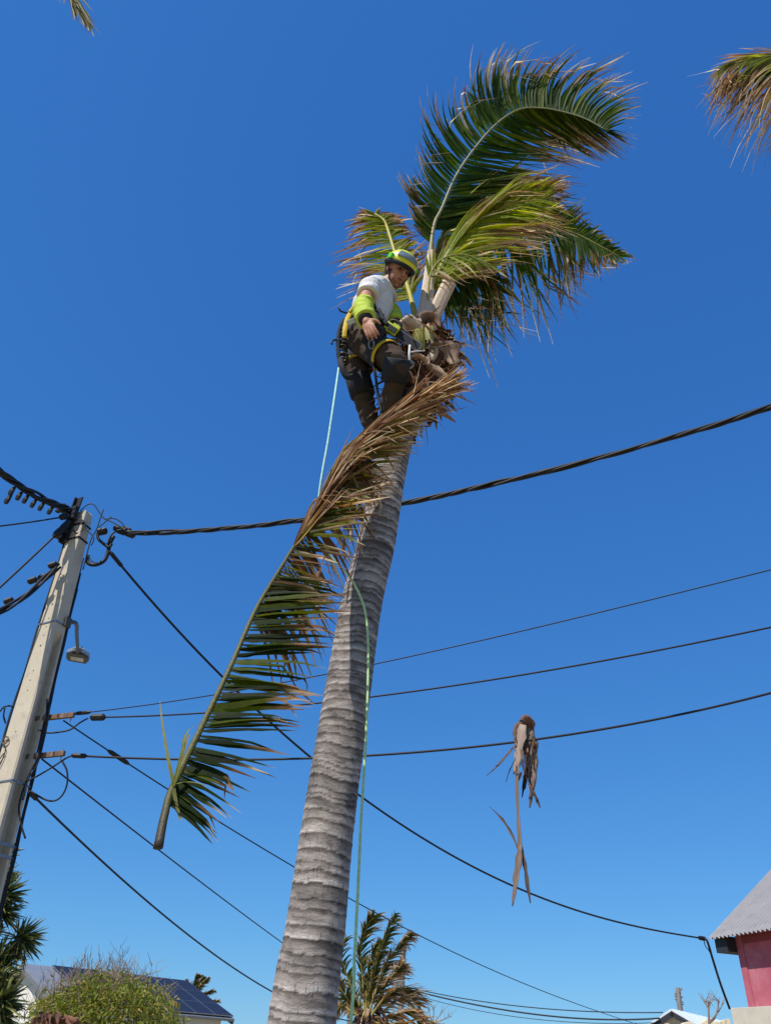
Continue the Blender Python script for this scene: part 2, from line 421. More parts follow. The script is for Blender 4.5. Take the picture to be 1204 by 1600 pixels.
md = shaft.modifiers.new('cut', 'BOOLEAN'); md.operation = 'DIFFERENCE'; md.object = cm; md.solver = 'EXACT'
bpy.context.view_layer.update(); dg = bpy.context.evaluated_depsgraph_get()
nm = bpy.data.meshes.new_from_object(shaft.evaluated_get(dg)); shaft.modifiers.clear(); shaft.data = nm
bpy.data.objects.remove(cm)
def band(s, h=0.02, mt='steel', parent=pole, name='band'):
    b = MB(); vs = []
    for q in (0, 1):
        for e in (0.004, 0.009):
            for a, c in ((-1,-1),(1,-1),(1,1),(-1,1)):
                p = pp(s + (q-0.5)*h, a, c); vs.append(p + fx*a*e + fy*c*e)
    fs = []
    for k in range(4):
        k2 = (k+1) % 4
        fs += [(4+k, 4+k2, 12+k2, 12+k), (k, 8+k, 8+k2, k2), (k, k2, 4+k2, 4+k), (8+k, 12+k, 12+k2, 8+k2)]
    b.add(vs, fs); return b.build(name, M[mt], parent)
for s in (1.86, 3.95): band(s)
for s in (4.62, 4.74, 5.42, 5.52, 6.25): band(s, 0.03)
for s in (0.25, 0.5): band(s, 0.03, 'black_plastic')
# short rusty brackets carrying the lower lines
def bracket(px0, py0, px1, py1, Y):
    a, c = at(px0, py0, Y), at(px1, py1, Y - 0.15); d = (c-a).normalized(); n = d.cross(Zup).normalized()
    b = MB(); L_ = (c-a).length
    b.box((a+c)/2, d, n, d.cross(n), L_/2, 0.022, 0.03, 0.004); b.tube([c - d*0.03 + Zup*0.05, c - d*0.03 - Zup*0.08], 0.008, 6)
    b.tube([a - Zup*0.055 + d*0.02, a - Zup*0.055 + d*0.1], 0.01, 6)
    return b.build('bracket', M['rust'], pole)
bracket(52, 1124, 116, 1117, PY); bracket(34, 1184, 101, 1177, PY)
# top bracket: dark steel angle standing over the pole top
b = MB(); p0 = pp(0.55, -0.9, -1.25); p1 = at(126, 778, PY-0.15)
dd = (p1-p0).normalized(); b.box((p0+p1)/2, fx, dd.cross(fx), dd, 0.05, 0.012, (p1-p0).length/2, 0.003); b.box((p0+p1)/2 - fx*0.055, fx, dd.cross(fx), dd, 0.01, 0.05, (p1-p0).length/2, 0.003)
for k in range(7):
    q = lerp(p0, p1, 0.1+0.1*k); b.box(q + fx*random.uniform(-.06,.06) - fy*0.04, fx, fy, dd, random.uniform(.02,.05), .04, .03, .008)
b.build('mast_bracket', M['black_plastic'], pole)
b = MB()   # rusty eye bolt and hanging loop on the front face
p = pp(3.45, -0.62, -1.03)
b.tube([p + (fx*cos(t)+pdir*sin(t))*0.045 - fy*0.02 for t in np.linspace(0, 2*pi, 14)], 0.009, 6, caps=False)
b.build('eye_bolt', M['rust'], pole)
b = MB(); pts = [p - pdir*0.04 + fx*x - pdir*z - fy*0.02 for x, z in ((0,0),(.05,.1),(.03,.25),(-.03,.36),(-.05,.3),(-.01,.2),(.04,.12))]
b.tube(spline(pts, 24), 0.006, 5); b.build('wire_loop', M['cable'], pole)
# cables clipped down the pole
def run_cable(name, pts, r, parent, n=40, sides=6, matl='cable'):
    b = MB(); b.tube(spline(pts, n), r, sides); return b.build(name, M[matl], parent, smooth=True)
random.seed(11)
for i in range(5):
    off = -1.08 - 0.07*(i % 3)
    pts = [pp(s, off + random.uniform(-.08,.06), -0.9+0.35*i + random.uniform(-.1,.1)) for s in np.linspace(0.45+0.1*i, PLEN-0.3, 15)]
    run_cable('downlead', pts, random.choice((0.010, 0.013, 0.016)), pole, 60)
for i in range(3):
    pts = [pp(s, 0.98 + random.uniform(-.02,.06), 1.02+0.10*i + random.uniform(-.06,.06)) for s in np.linspace(0.75+0.25*i, PLEN-0.3, 16)]
    run_cable('downlead', pts, random.choice((0.008, 0.010, 0.012)), pole, 60)
# slack loops at the top right: heavy jumper loop, thin pigtails
run_cable('jumper_loop', [at(*p, PY+.05) for p in ((138,868),(136,876),(142,882),(152,882),(163,876),(168,866),(172,850),(178,838))], 0.030, pole)
run_cable('jumper_loop', [at(*p, PY+.02) for p in ((152,833),(154,842),(160,848),(170,855),(175,850))], 0.022, pole)
run_cable('jumper_loop', [at(*p, PY-.05) for p in ((168,850),(173,838),(180,831),(190,828),(198,832))], 0.014, pole)
for p_ in (((126,798),(136,789),(146,788),(155,800),(163,810),(176,816),(190,824)), ((163,811),(178,810),(188,815),(194,822),(192,826)),
           ((128,812),(133,816),(134,826),(142,834),(147,842),(143,852)), ((162,796),(157,810),(152,825),(143,842),(137,862),(130,890)),
           ((174,807),(164,816),(154,824)), ((114,828),(122,833),(130,826),(127,812)), ((137,866),(143,876),(152,881))):
    run_cable('pigtail', [at(*p, PY-.12) for p in p_], 0.009, pole, 30, 5)
# lower slack loops round the brackets
for p_ in (((60,1140),(75,1145),(92,1144),(110,1140),(124,1130),(138,1122)), ((40,1222),(58,1213),(80,1200),(105,1184),(116,1180)),
           ((98,1190),(105,1205),(105,1225),(98,1242),(86,1251),(70,1249),(48,1236)), ((0,1112),(8,1104),(22,1103)), ((8,1106),(6,1118),(9,1130)),
           ((78,1092),(76,1120),(68,1160),(58,1195),(40,1225),(30,1260),(34,1290),(40,1310)), ((74,1092),(72,1130),(60,1180),(44,1215),(36,1250))):
    run_cable('slack_cable', [at(*p, PY-.12) for p in p_], 0.011, pole, 40, 6)
# black anchor clamps
def clamp(parent, a, c, r):
    b = MB(); b.tube([a, lerp(a,c,.15), lerp(a,c,.85), c], [r*.5, r, r, r*.5], 8); b.build('clamp', M['black_plastic'], parent)
clamp(pole, at(152,832,PY-.03), at(168,829,PY-.03), 0.055)

# ================================================================ street lamp on the pole
SL0 = pp(1.80, 1.0, 0.75); SLt = at(122, 1018, PY+3.2)
lamp = thing('street_lamp', SL0, 'grey street lamp on a thin arm behind the concrete pole', 'street lamp')
M['arm_grey'] = mat('arm_grey', hx('5a5652'), rough=0.6, metal=0.3, var=0.2)
M['lamp_grey'] = mat('lamp_grey', hx('9a9da0'), rough=0.4, metal=0.3, var=0.05)
M['lamp_dark'] = mat('lamp_underside', hx('2c3138'), rough=0.5, var=0.1)
M['lamp_glass'] = mat('lamp_glass', hx('8d939b'), rough=0.15, var=0.1, spec=0.6)
b = MB(); pts = spline([SL0 + fx*.02, lerp(SL0, SLt, .1) + V((.10,0,.05)), lerp(SL0, SLt, .5) + V((.04,0,.07)), SLt], 16)
b.tube(pts, [0.028]*16, 8); b.build('arm', M['arm_grey'], lamp, smooth=True)
b = MB(); b.box(SL0 + fx*.03, fx, fy, pdir, .012, .05, .07, .004); b.build('mounting_plate', M['arm_grey'], lamp)
ad = (SLt - SL0); ad.z *= 0.4; ad.normalize(); ar = ad.cross(Zup).normalized(); au = ar.cross(ad)
def lamp_shell(b, c, prof, z0, z1, k0, k1):
    n = len(prof); vs = [c + ar*x*k0 + ad*y*k0 + au*z0 for x, y in prof] + [c + ar*x*k1 + ad*y*k1 + au*z1 for x, y in prof]
    b.add(vs, [tuple(range(n-1,-1,-1)), tuple(range(n, 2*n))] + [(k, (k+1)%n, n+(k+1)%n, n+k) for k in range(n)])
prof = [(-.09,-.30),(.09,-.30),(.19,-.12),(.20,.12),(.16,.28),(-.16,.28),(-.20,.12),(-.19,-.12)]
HC = SLt + ad*.28
b = MB(); lamp_shell(b, HC, prof, -0.01, 0.05, 1.0, 1.0); lamp_shell(b, HC, prof, 0.051, 0.10, 0.97, 0.7); b.build('head', M['lamp_grey'], lamp)
b = MB(); lamp_shell(b, HC, prof, -0.05, -0.011, 0.92, 0.99); hd_ = b.build('underside', M['lamp_dark'], lamp)
b = MB(); b.box(HC - au*0.053 + ad*.02, ar, ad, au, .11, .12, .004, .002); b.build('lens', M['lamp_glass'], hd_)
b = MB(); b.tube([SLt - ad*.12, SLt + ad*.02], .045, 10); b.tube([SLt - ad*.02 + au*.03 + ar*.03, SLt - ad*.02 + au*.10 + ar*.05], .015, 6); b.build('collar', M['arm_grey'], lamp)

# ================================================================ overhead cables
def cable_pts(pxs, Y0, Y1=None, z1=None, n=60, ext0=0.0, ext1=0.0):
    A = at(*pxs[0], Y0); B = at(*pxs[-1], Y1) if Y1 is not None else at_z(*pxs[-1], z1)
    hd = (B-A); hd.z = 0; hd.normalize(); nn = V((-hd.y, hd.x, 0))
    P = [A] + [on_plane(px, py, A, nn) for px, py in pxs[1:-1]] + [B]
    # put the sample points in order along the span and fit a smooth sag curve
    s = np.array([(p-A).dot(hd) for p in P]); z = np.array([p.z for p in P])
    k = np.polyfit(s, z, min(3, len(P)-1))
    S = np.linspace(-ext0, s[-1]+ext1, n)
    dk = np.polyder(k); s1 = s[-1]
    def zz(t):                                       # straight on beyond the measured part
        if t < 0: return float(np.polyval(k, 0) + np.polyval(dk, 0)*t)
        if t > s1: return float(np.polyval(k, s1) + np.polyval(dk, s1)*(t-s1))
        return float(np.polyval(k, t))
    return [V((A.x + hd.x*t, A.y + hd.y*t, zz(t))) for t in S]
def cable(label, pxs, Y0, r, Y1=None, z1=None, ext0=0.0, ext1=0.0, name='cable', clampends=None, group=None):
    r *= .78; pts = cable_pts(pxs, Y0, Y1, z1, 70, ext0, ext1)
    if clampends:
        root = thing(name, pts[0], label, 'cable', group)
        b = MB(); b.tube(pts, r, 6); b.build('conductor', M['cable'], root, smooth=True)
        for i, rr, L_ in clampends:
            a = pts[i]; d = (pts[i+1 if i < len(pts)-1 else i] - pts[i if i < len(pts)-1 else i-1]).normalized()
            clamp(root, a, a + d*L_, rr)
        return root
    b = MB(); b.tube(pts, r, 6); o = b.build(name, M['cable'], smooth=True); return tag(o, label, 'cable', group)
# thick twisted bundle, pole -> right
def bundle(label, pts, r, strands, turns, parent_name='cable_bundle', loose=1.0):
    root = thing(parent_name, pts[0], label, 'cable')
    n = len(pts)
    for k in range(strands):
        q = []
        for i, p in enumerate(pts):
            t = (pts[min(i+1,n-1)]-pts[max(i-1,0)]).normalized(); a = t.cross(Zup).normalized(); c = a.cross(t)
            ph = 2*pi*k/strands + turns*2*pi*i/n + 1.0*noise.noise(V((i*.05, k*3.1, 0))) + 2.2*noise.noise(V((i*.035, 1.3, 8)))
            rr = r*1.3*(1 + loose*0.75*noise.noise(V((i*.06, k*7.7, 5))))
            q.append(p + a*cos(ph)*rr + c*sin(ph)*rr)
        b = MB(); b.tube(q, r, 6); b.build('conductor', M['cable'], root, smooth=True)
    return root
bp = cable_pts([(200,833),(300,829),(400,821),(490,812),(560,799),(640,783),(720,766),(820,746),(920,719),(1040,687),(1120,662),(1204,636)], PY, z1=7.55, n=200, ext1=7)
cb = bundle('thick twisted black cable bundle crossing the sky to the right above the thin wires', bp, 0.0165, 4, 11)
for px in ((184,826,.05),(190,829,.06),(203,834,.055),(197,826,.035)):
    p = at(px[0], px[1], PY); clamp(cb, p + V((-.06,0,.02)), p + V((.08,0,-.03)), px[2])
lp = cable_pts([(108,797),(85,786),(60,777),(30,757),(0,737)], PY-.15, Y1=PY-1.6, n=90, ext1=6)
lb = bundle('sagging black cable bundle with hanging clips at the upper left of the pole', lp, 0.022, 4, 7)
for i, (px, py) in enumerate(((27,757),(38,765),(48,770),(60,777),(72,782),(86,788),(21,770))):
    p = at(px, py-2, PY-.15-1.45*(108-px)/108)
    b = MB(); b.tube([p, p - V((0,0,.07))], .012, 6); b.tube([p - V((.01,0,.07)), p - V((.03,0,.14)), p - V((.035,0,.19))], [.022,.034,.026], 7); b.build('hanging_clip', M['black_plastic'], lb)
b = MB()
for i in range(8):
    p = at(92+random.uniform(-8,14), 792+random.uniform(-3,8), PY-.2); b.box(p, fx, fy, Zup, random.uniform(.02,.05), .03, random.uniform(.02,.05), .008)
b.build('clamp_cluster', M['black_plastic'], lb)
def lclamp(root_pts): pass
cable('thin black cable leaving the pole to the left, nearly level', [(108,806),(60,814),(0,822)], PY-.2, .014, Y1=PY-1.2, ext1=5, clampends=[(0,.045,.2)])
cable('single black cable from the pole top slanting down to the left edge', [(108,816),(60,862),(0,918)], PY-.2, .019, Y1=PY-.6, ext1=4, clampends=[(0,.05,.35)])
sp = cable_pts([(92,884),(68,906),(40,930),(0,955)], PY-.2, Y1=PY-.9, n=60, ext1=4)
sb = bundle('knotted black cable bundle slanting down to the left from the pole side', sp, 0.018, 3, 5)
for px, py in ((82,884),(66,903),(50,908),(13,940)):
    p = at(px, py, PY-.25); clamp(sb, p - V((.05,0,.02)), p + V((.06,0,.04)), .045)
# house drop
hp = at(1098, 1466, 21.2)
dr = cable('long black house cable sagging from the pole top to the red house eave', [(172,858),(250,960),(350,1057),(440,1150),(490,1187),(565,1243),(700,1331),(830,1397),(960,1441),(1098,1466)], PY, .024, Y1=21.2, clampends=[(0,.03,.3),(68,.05,.35)])
b = MB(); b.tube(spline([hp, hp + ex*.12 - Zup*.08, at(1113,1500,21.3), at(1125,1538,21.4), on_plane(1139, 1576, wl - en*.1, en)], 30), .030, 6); b.build('downlead', M['cable'], dr, smooth=True)
b = MB(); b.tube(spline([hp + V((0,0,.0)), at(1101,1478,21.1), at(1106,1484,21.1), at(1108,1488,21.2)], 14), .012, 5); b.build('pigtail', M['cable'], dr, smooth=True)
ZL = 5.6
cable('thinnest of the three wires rising to the right edge, the highest one', [(118,1115),(335,1086),(590,1036),(900,966),(1204,890)], PY-.15, .009, z1=5.75, ext1=6, clampends=[(0,.025,.22)])
cable('middle of the three wires rising to the right edge', [(142,1121),(330,1113),(500,1099),(590,1087),(900,1040),(1204,980)], PY-.1, .014, z1=5.55, ext1=6, clampends=[(0,.045,.2)])
mid3 = [(112,1180),(270,1187),(490,1185),(580,1178),(800,1163),(1000,1127),(1204,1083)]
cable('lowest of the three wires rising to the right edge, under the dry leaf sheath', mid3, PY-.1, .017, z1=5.0, ext1=6, clampends=[(0,.03,.2)])
cable('thin wire slanting from the upper bracket across to the low white roof', [(100,1124),(120,1141),(265,1236),(463,1357),(543,1403),(633,1450),(760,1511),(900,1569),(993,1600)], PY-.1, .013, Y1=32.5, clampends=[(2,.03,.4)], ext1=.3)
FPY = 38.0
cable('black wire from the lower bracket slanting down behind the trunk', [(66,1187),(260,1335),(400,1446),(443,1473),(622,1588)], PY-.1, .015, Y1=FPY)
cable('lowest black wire slanting down from the concrete pole behind the trunk', [(46,1237),(200,1382),(400,1535),(428,1551),(622,1592)], PY-.1, .019, Y1=FPY, clampends=[(0,.03,.2)])
# far pole and far wires
fp = at(624, 1545, FPY)
fpole = thing('far_utility_pole', (fp.x, fp.y, 0), 'grey pole standing behind the windblown palm in the distance', 'pole')
M['grey_wood'] = mat('weathered_pole', hx('85807c'), rough=0.9, var=0.2, scale=4, bump=0.3, bscale=60)
ptop = at(629, 1487, FPY); b = MB()
b.tube([V((fp.x-.02, fp.y, -0.3)), lerp(V((fp.x, fp.y, 0)), ptop, .5), ptop], [.17,.15,.13], 10); b.build('shaft', M['grey_wood'], fpole)
b = MB(); b.box(ptop + V((0,-.02,.06)), V((1,0,0)), V((0,1,0)), Zup, .14,.1,.06,.01); b.build('cap', M['dark_board'], fpole)
for i, (pxs, r) in enumerate((([(630,1541),(700,1556),(800,1571),(1035,1582)], .022), ([(630,1544),(700,1561),(800,1580),(1030,1591)], .034), ([(630,1549),(700,1568),(780,1586),(900,1597),(1024,1598)], .014))):
    cable(('upper of the far wires between the distant pole and the white roof', 'thickest far wire between the distant pole and the white roof', 'lowest and faintest far wire between the distant pole and the white roof')[i], pxs, FPY-.2, r, Y1=33.2)
# rough post behind the white roof
q = at(1061, 1575, 42); b = MB(); q2 = at(1058, 1543, 42)
b.tube([V((q.x, q.y, 0)), lerp(V((q.x,q.y,0)), q2, .4), lerp(q, q2, .3), lerp(q, q2, .8), q2], [.15,.14,.13,.13,.10], 8)
for i in range(8):
    p = lerp(q, q2, .2+i/10); b.tube([p, p + V((random.choice((-1,1))*.2, -.05, random.uniform(-.05,.12)))], [.05,.03], 5)
tag(b.build('rough_post', M['grey_wood']), 'rough grey post rising behind the white tin roof', 'post')
# ================================================================ palm fronds
GREEN_D, GREEN, YGREEN = hx('2b3f12'), hx('425a14'), hx('7d8a1c')
BROWN, STRAW, PALE = hx('6f4a33'), hx('a98a63'), hx('cdb796')
def frond(parent, ctrl, left, right, n=90, s0=0.18, dry=0.35, kink=0.35, wid=0.017, rad0=0.035, rad1=0.004, rcols=(hx('9a8f4a'), hx('8b8a3c')), s0r=None, lcols=(GREEN_D, GREEN, YGREEN),
          bulge=0.10, jit=0.06, wind=V((0.8, 0.15, -0.5)), seed=1, name='frond', flatbase=0.6, top=None, gap=0.0, twist=0.5, forward=0.15, clump=1.0, bend=V((0,0,0)), stalk_mat='rachis', dryc=(BROWN, STRAW, PALE)):
    """ctrl: rachis points; left/right: leaflet tip points, one for each control point. Returns the frond part (rachis mesh > leaflets)"""
    rnd = random.Random(seed)
    m_ = len(ctrl)-1
    N = 40; P = [crom(ctrl, m_*i/(N-1)) for i in range(N)]
    rr = [lerp(rad0, rad1, (i/(N-1))**0.6) for i in range(N)]
    b = MB(); cols = [mixc(rcols[0], rcols[1], i/(N-1)) for i in range(N)]
    upv = C_U if flatbase else Zup
    b.tube(P, rr, 8, cols=cols)
    if top is None:
        fr = b.build(name, M[stalk_mat], parent, smooth=True)
    else:
        fr = b.build('rachis', M[stalk_mat], parent, smooth=True)
    b = MB()
    for side, tips in ((0, left), (1, right)):
        if tips is None: continue
        sa = s0 if (side == 0 or s0r is None) else s0r
        for k in range(n):
            s = sa + (1-sa)*(k + rnd.random()*0.7)/n
            if rnd.random() < gap: continue
            t = m_*min(s, 0.999)
            p = crom(ctrl, t); tip = crom(tips, t)
            T = (crom(ctrl, min(t+0.05, m_)) - crom(ctrl, max(t-0.05, 0))).normalized()
            d = tip - p; L_ = d.length
            if L_ < 0.02: continue
            sc = 1 + 0.22*clump*noise.noise(V((s*9, seed*3.3+side*7, 0))) + rnd.uniform(-.14, .08)
            jv = V((noise.noise(V((s*14, seed+side*5, 1))), noise.noise(V((s*14, seed+side*5, 9))), noise.noise(V((s*14, seed+side*5, 17)))))*clump
            tip = p + d*sc + jv*L_*0.16 + V((rnd.gauss(0,1), rnd.gauss(0,1), rnd.gauss(0,1)))*L_*jit
            d = tip - p; L_ = d.length
            mid = p + d*0.42 + T*L_*forward + Zup*L_*bulge*rnd.uniform(.4, 1.5)
            nseg = 8; pts = []; kk = rnd.random() < kink; ku = rnd.uniform(.58, .85)
            kd = (wind + V((rnd.gauss(0,.35), rnd.gauss(0,.35), rnd.gauss(0,.35)))).normalized()
            for i in range(nseg+1):
                u = i/nseg
                q = p*(1-u)**2 + mid*2*u*(1-u) + tip*u*u + bend*L_*(u**2.6)
                if kk and u > ku:
                    uq = ku; q0 = p*(1-uq)**2 + mid*2*uq*(1-uq) + tip*uq*uq + bend*L_*(uq**2.6)
                    q = lerp(q, q0 + kd*L_*(u-ku), 0.85)
                pts.append(q)
            ws = [wid*rnd.uniform(.8,1.15)*(0.35 + 0.65*min(1, u*7))*(1 - max(0, (u-.25)/.75)**1.4)*min(1, L_/0.35+.3) + 0.0012 for u in [i/nseg for i in range(nseg+1)]]
            ang = rnd.gauss(0, twist); sd = []
            for i in range(nseg+1):
                tt = (pts[min(i+1, nseg)] - pts[max(i-1, 0)]).normalized()
                a = T - tt*T.dot(tt); a = a.normalized() if a.length > 1e-4 else tt.orthogonal().normalized()
                c = tt.cross(a); q = ang*(0.3+i/nseg); sd.append(a*cos(q) + c*sin(q))
            g_ = rnd.random(); base = mixc(lcols[0], lcols[1], g_*1.6) if g_ < .7 else mixc(lcols[1], lcols[2], (g_-.7)*2.5)
            dr_ = max(0.0, min(1.0, dry + rnd.gauss(0, .16) + 0.18*noise.noise(V((s*7, seed*2.2, side*4)))))
            tipc = mixc(dryc[0], dryc[1], rnd.random()*1.3) if rnd.random() < .75 else dryc[2]
            cols = []
            for i in range(nseg+1):
                u = i/nseg; cols.append(mixc(base, tipc, (u - (1-dr_))/0.16 + .5))
            b.ribbon(pts, ws, sd, cols, 0.3)
    lf = b.build('leaflets', M['leaf'], fr); lf['kind'] = 'stuff'
    return fr
def PX(lst, dY=0.0): return [at(x, y, Y+dY) for x, y, Y in lst]

# ---------------------------------------------------------------- the palm being trimmed
TR = [(472,1600,3.72,.137),(493,1450,3.72,.127),(511,1300,3.72,.121),(540,1100,3.72,.116),(563,950,3.72,.112),(587,850,3.72,.110),(605,750,3.71,.107),(621,680,3.70,.104),(640,620,3.70,.105),(655,560,3.70,.11),(664,520,3.70,.10)]
tc_ = [at(x, y, Y) for x, y, Y, r in TR]
d0 = (tc_[0]-tc_[2]).normalized(); bs = tc_[0] + V((-0.04, 0.0, -tc_[0].z))
tc_ = [bs, lerp(bs, tc_[0], .35) + V((.005,0,0))] + tc_; trr = [.24, .155] + [t[3] for t in TR]
palm = thing('palm_tree', bs, 'tall leaning coconut palm with ringed trunk and trimmed crown, climbed by a person', 'palm tree')
# bark: rings carried by the geometry, colours by attributes
def trunk_mesh(name, ctrl, rads, parent, ring=0.050, nth=72, step=0.007, seed=1, col=('bdb2aa','8f847d','3e3733')):
    N0 = 400; P = [crom(ctrl, (len(ctrl)-1)*i/(N0-1)) for i in range(N0)]
    acc = [0.0]
    for i in range(1, N0): acc.append(acc[-1] + (P[i]-P[i-1]).length)
    tot = acc[-1]; n = int(tot/step)
    RR = [crom([float(r) for r in rads], (len(rads)-1)*i/(N0-1)) for i in range(N0)]
    S = np.linspace(0, tot, n); idx = np.interp(S, acc, np.arange(N0))
    # irregular ring boundaries
    rnd = random.Random(seed); edges = [0.0]
    while edges[-1] < tot+.3: edges.append(edges[-1] + ring*rnd.uniform(.45, 1.55)*(1-0.35*edges[-1]/tot))
    edges = np.array(edges); amp = np.array([rnd.uniform(.6,1.5) for _ in edges]); tint = np.array([rnd.uniform(0,1) for _ in edges])
    vs = []; at_u = []; 
    TH = [2*pi*k/nth for k in range(nth)]
    for j in range(n):
        f = idx[j]; i0 = min(int(f), N0-2); u = f-i0
        p = lerp(P[i0], P[i0+1], u); r = lerp(RR[i0], RR[i0+1], u)
        t = (P[min(i0+3,N0-1)] - P[max(i0-3,0)]).normalized(); a = V((1,0,0)); a = (a - t*a.dot(t)).normalized(); c = t.cross(a)
        for th in TH:
            s = S[j] + 0.022*noise.noise(V((cos(th)*.8, sin(th)*.8, S[j]*3.1+3))) + 0.010*noise.noise(V((cos(th)*1.3, sin(th)*1.3, S[j]*1.1))) + 0.005*noise.noise(V((cos(th)*3, sin(th)*3, S[j]*2.5+7))) + 0.012*sin(th+S[j]*.8)
            e = int(np.searchsorted(edges, s)) - 1; e = max(0, min(e, len(edges)-2))
            ph = (s-edges[e])/(edges[e+1]-edges[e])
            lip = math.exp(-(ph/0.12)**2) + 0.5*math.exp(-((1-ph)/0.10)**2)
            q = r*(1 + amp[e]*0.012*(ph-0.5)*-1 + 0.010*lip*amp[e] + 0.012*noise.noise(V((cos(th)*5, sin(th)*5, s*14))) + 0.03*noise.noise(V((cos(th)*1.2, sin(th)*1.2, s*1.3))))
            vs.append(p + (a*cos(th) + c*sin(th))*q); at_u.append((th/(2*pi), s, ph, tint[e]))
    b = MB(); fs = [(j*nth+k, j*nth+(k+1)%nth, (j+1)*nth+(k+1)%nth, (j+1)*nth+k) for j in range(n-1) for k in range(nth)]
    fs += [tuple(range(nth-1,-1,-1)), tuple(range((n-1)*nth, n*nth))]
    b.add(vs, fs)
    b.c = [(x[2], x[3], 0) for x in at_u]
    o = b.build(name, None, parent, smooth=True)
    aa = o.data.attributes.new('bark', 'FLOAT_VECTOR', 'POINT')
    arr = np.array([(cos(2*pi*x[0])*.12, sin(2*pi*x[0])*.12, x[1]) for x in at_u], dtype=np.float32); aa.data.foreach_set('vector', arr.ravel())
    Mt = bpy.data.materials.new('palm_bark'); Mt.use_nodes = True; t = Mt.node_tree; L = t.links; bs_ = t.nodes['Principled BSDF']
    bs_.inputs['Roughness'].default_value = 0.9; bs_.inputs['Specular IOR Level'].default_value = 0.2
    ca = t.nodes.new('ShaderNodeAttribute'); ca.attribute_name = 'Col'; sp = t.nodes.new('ShaderNodeSeparateColor'); L.new(ca.outputs['Color'], sp.inputs[0])
    ba = t.nodes.new('ShaderNodeAttribute'); ba.attribute_name = 'bark'
    rp = t.nodes.new('ShaderNodeValToRGB'); L.new(sp.outputs[0], rp.inputs[0])
    cA, cB, cC = (hx(c) for c in col); el = rp.color_ramp.elements
    el[0].position = 0.0; el[0].color = (*mixc(cA, (1,1,1), .22), 1); el[1].position = 1.0; el[1].color = (*mixc(cB, cC, .55), 1)
    for pos, cc in ((0.10, mixc(cA,(1,1,1),.12)), (0.20, mixc(cA, cB, .15)), (0.6, mixc(cA, cB, .6)), (0.86, mixc(cB, cC, .25))):
        e = el.new(pos); e.color = (*cc, 1)
    # per-ring tint and blotches
    def nz(scale, vec, det=5, rough=.6):
        n_ = t.nodes.new('ShaderNodeTexNoise'); n_.inputs['Scale'].default_value = scale; n_.inputs['Detail'].default_value = det; n_.inputs['Roughness'].default_value = rough
        L.new(vec, n_.inputs['Vector']); return n_.outputs[0]
    def mr(src, a, b_, c, d):
        x = t.nodes.new('ShaderNodeMapRange'); x.inputs[1].default_value = a; x.inputs[2].default_value = b_; x.inputs[3].default_value = c; x.inputs[4].default_value = d; L.new(src, x.inputs[0]); return x.outputs[0]
    def mul(a, b_):
        x = t.nodes.new('ShaderNodeMath'); x.operation = 'MULTIPLY'; L.new(a, x.inputs[0]); L.new(b_, x.inputs[1]); return x.outputs[0]
    m1 = t.nodes.new('ShaderNodeMapping'); m1.inputs['Scale'].default_value = (.8,.8,2.4); L.new(ba.outputs['Vector'], m1.inputs[0])
    blot = mr(nz(9, m1.outputs[0], 8, .72), .38, .62, .40, 1.15)
    tin = mr(sp.outputs[1], 0, 1, .60, 1.12)
    # short vertical cracks
    m2 = t.nodes.new('ShaderNodeMapping'); m2.inputs['Scale'].default_value = (1,1,.16); L.new(ba.outputs['Vector'], m2.inputs[0])
    crk = mr(nz(170, m2.outputs[0], 3, .5), .33, .42, .0, 1)
    msk = mr(nz(20, ba.outputs['Vector'], 4), .50, .60, 0, 1)
    mx = t.nodes.new('ShaderNodeMath'); mx.operation = 'MAXIMUM'; L.new(crk, mx.inputs[0])
    inv = t.nodes.new('ShaderNodeMath'); inv.operation = 'SUBTRACT'; inv.inputs[0].default_value = 1.0; L.new(msk, inv.inputs[1]); L.new(inv.outputs[0], mx.inputs[1])
    crkf = mr(mx.outputs[0], 0, 1, .40, 1)
    fine = mr(nz(200, ba.outputs['Vector'], 3), .3, .7, .84, 1.14)
    tot_ = mul(mul(blot, tin), mul(crkf, fine))
    cbn = t.nodes.new('ShaderNodeCombineColor')
    for i in range(3): L.new(tot_, cbn.inputs[i])
    mxx = t.nodes.new('ShaderNodeMix'); mxx.data_type = 'RGBA'; mxx.blend_type = 'MULTIPLY'; mxx.inputs[0].default_value = 1
    L.new(rp.outputs[0], mxx.inputs[6]); L.new(cbn.outputs[0], mxx.inputs[7]); L.new(mxx.outputs[2], bs_.inputs['Base Color'])
    bp_ = t.nodes.new('ShaderNodeBump'); bp_.inputs['Strength'].default_value = .7; bp_.inputs['Distance'].default_value = .006
    L.new(tot_, bp_.inputs['Height']); L.new(bp_.outputs[0], bs_.inputs['Normal'])
    o.data.materials.append(Mt)
    return o
trunk_mesh('trunk', tc_, trr, palm)

# crown core: fibrous matted sheath, lumpy
FB = [hx('6b4a38'), hx('8a6a50'), hx('4a3228'), hx('a98d72'), hx('35261f')]
rc = random.Random(5)
core_c = [at(642,650,3.70), at(652,605,3.69), at(664,565,3.70), at(668,535,3.70), at(670,505,3.70)]; core_r = [.115, .175, .20, .15, .085]
b = MB(); vs = []; cl = []; nn_, kk_ = 26, 34
for j in range(nn_):
    u = j/(nn_-1)*(len(core_c)-1); p = crom(core_c, u); r = crom([float(x) for x in core_r], u)
    for k in range(kk_):
        th = 2*pi*k/kk_; q = r*(1 + .22*noise.noise(V((cos(th)*2.2, sin(th)*2.2, u*2.2))) + .14*noise.noise(V((cos(th)*7, sin(th)*7, u*5))))
        vs.append(p + V((cos(th)*q, sin(th)*q*.9, .03*noise.noise(V((th*2, u*3, 4)))))); cl.append(mixc(FB[2], FB[0], rc.random()))
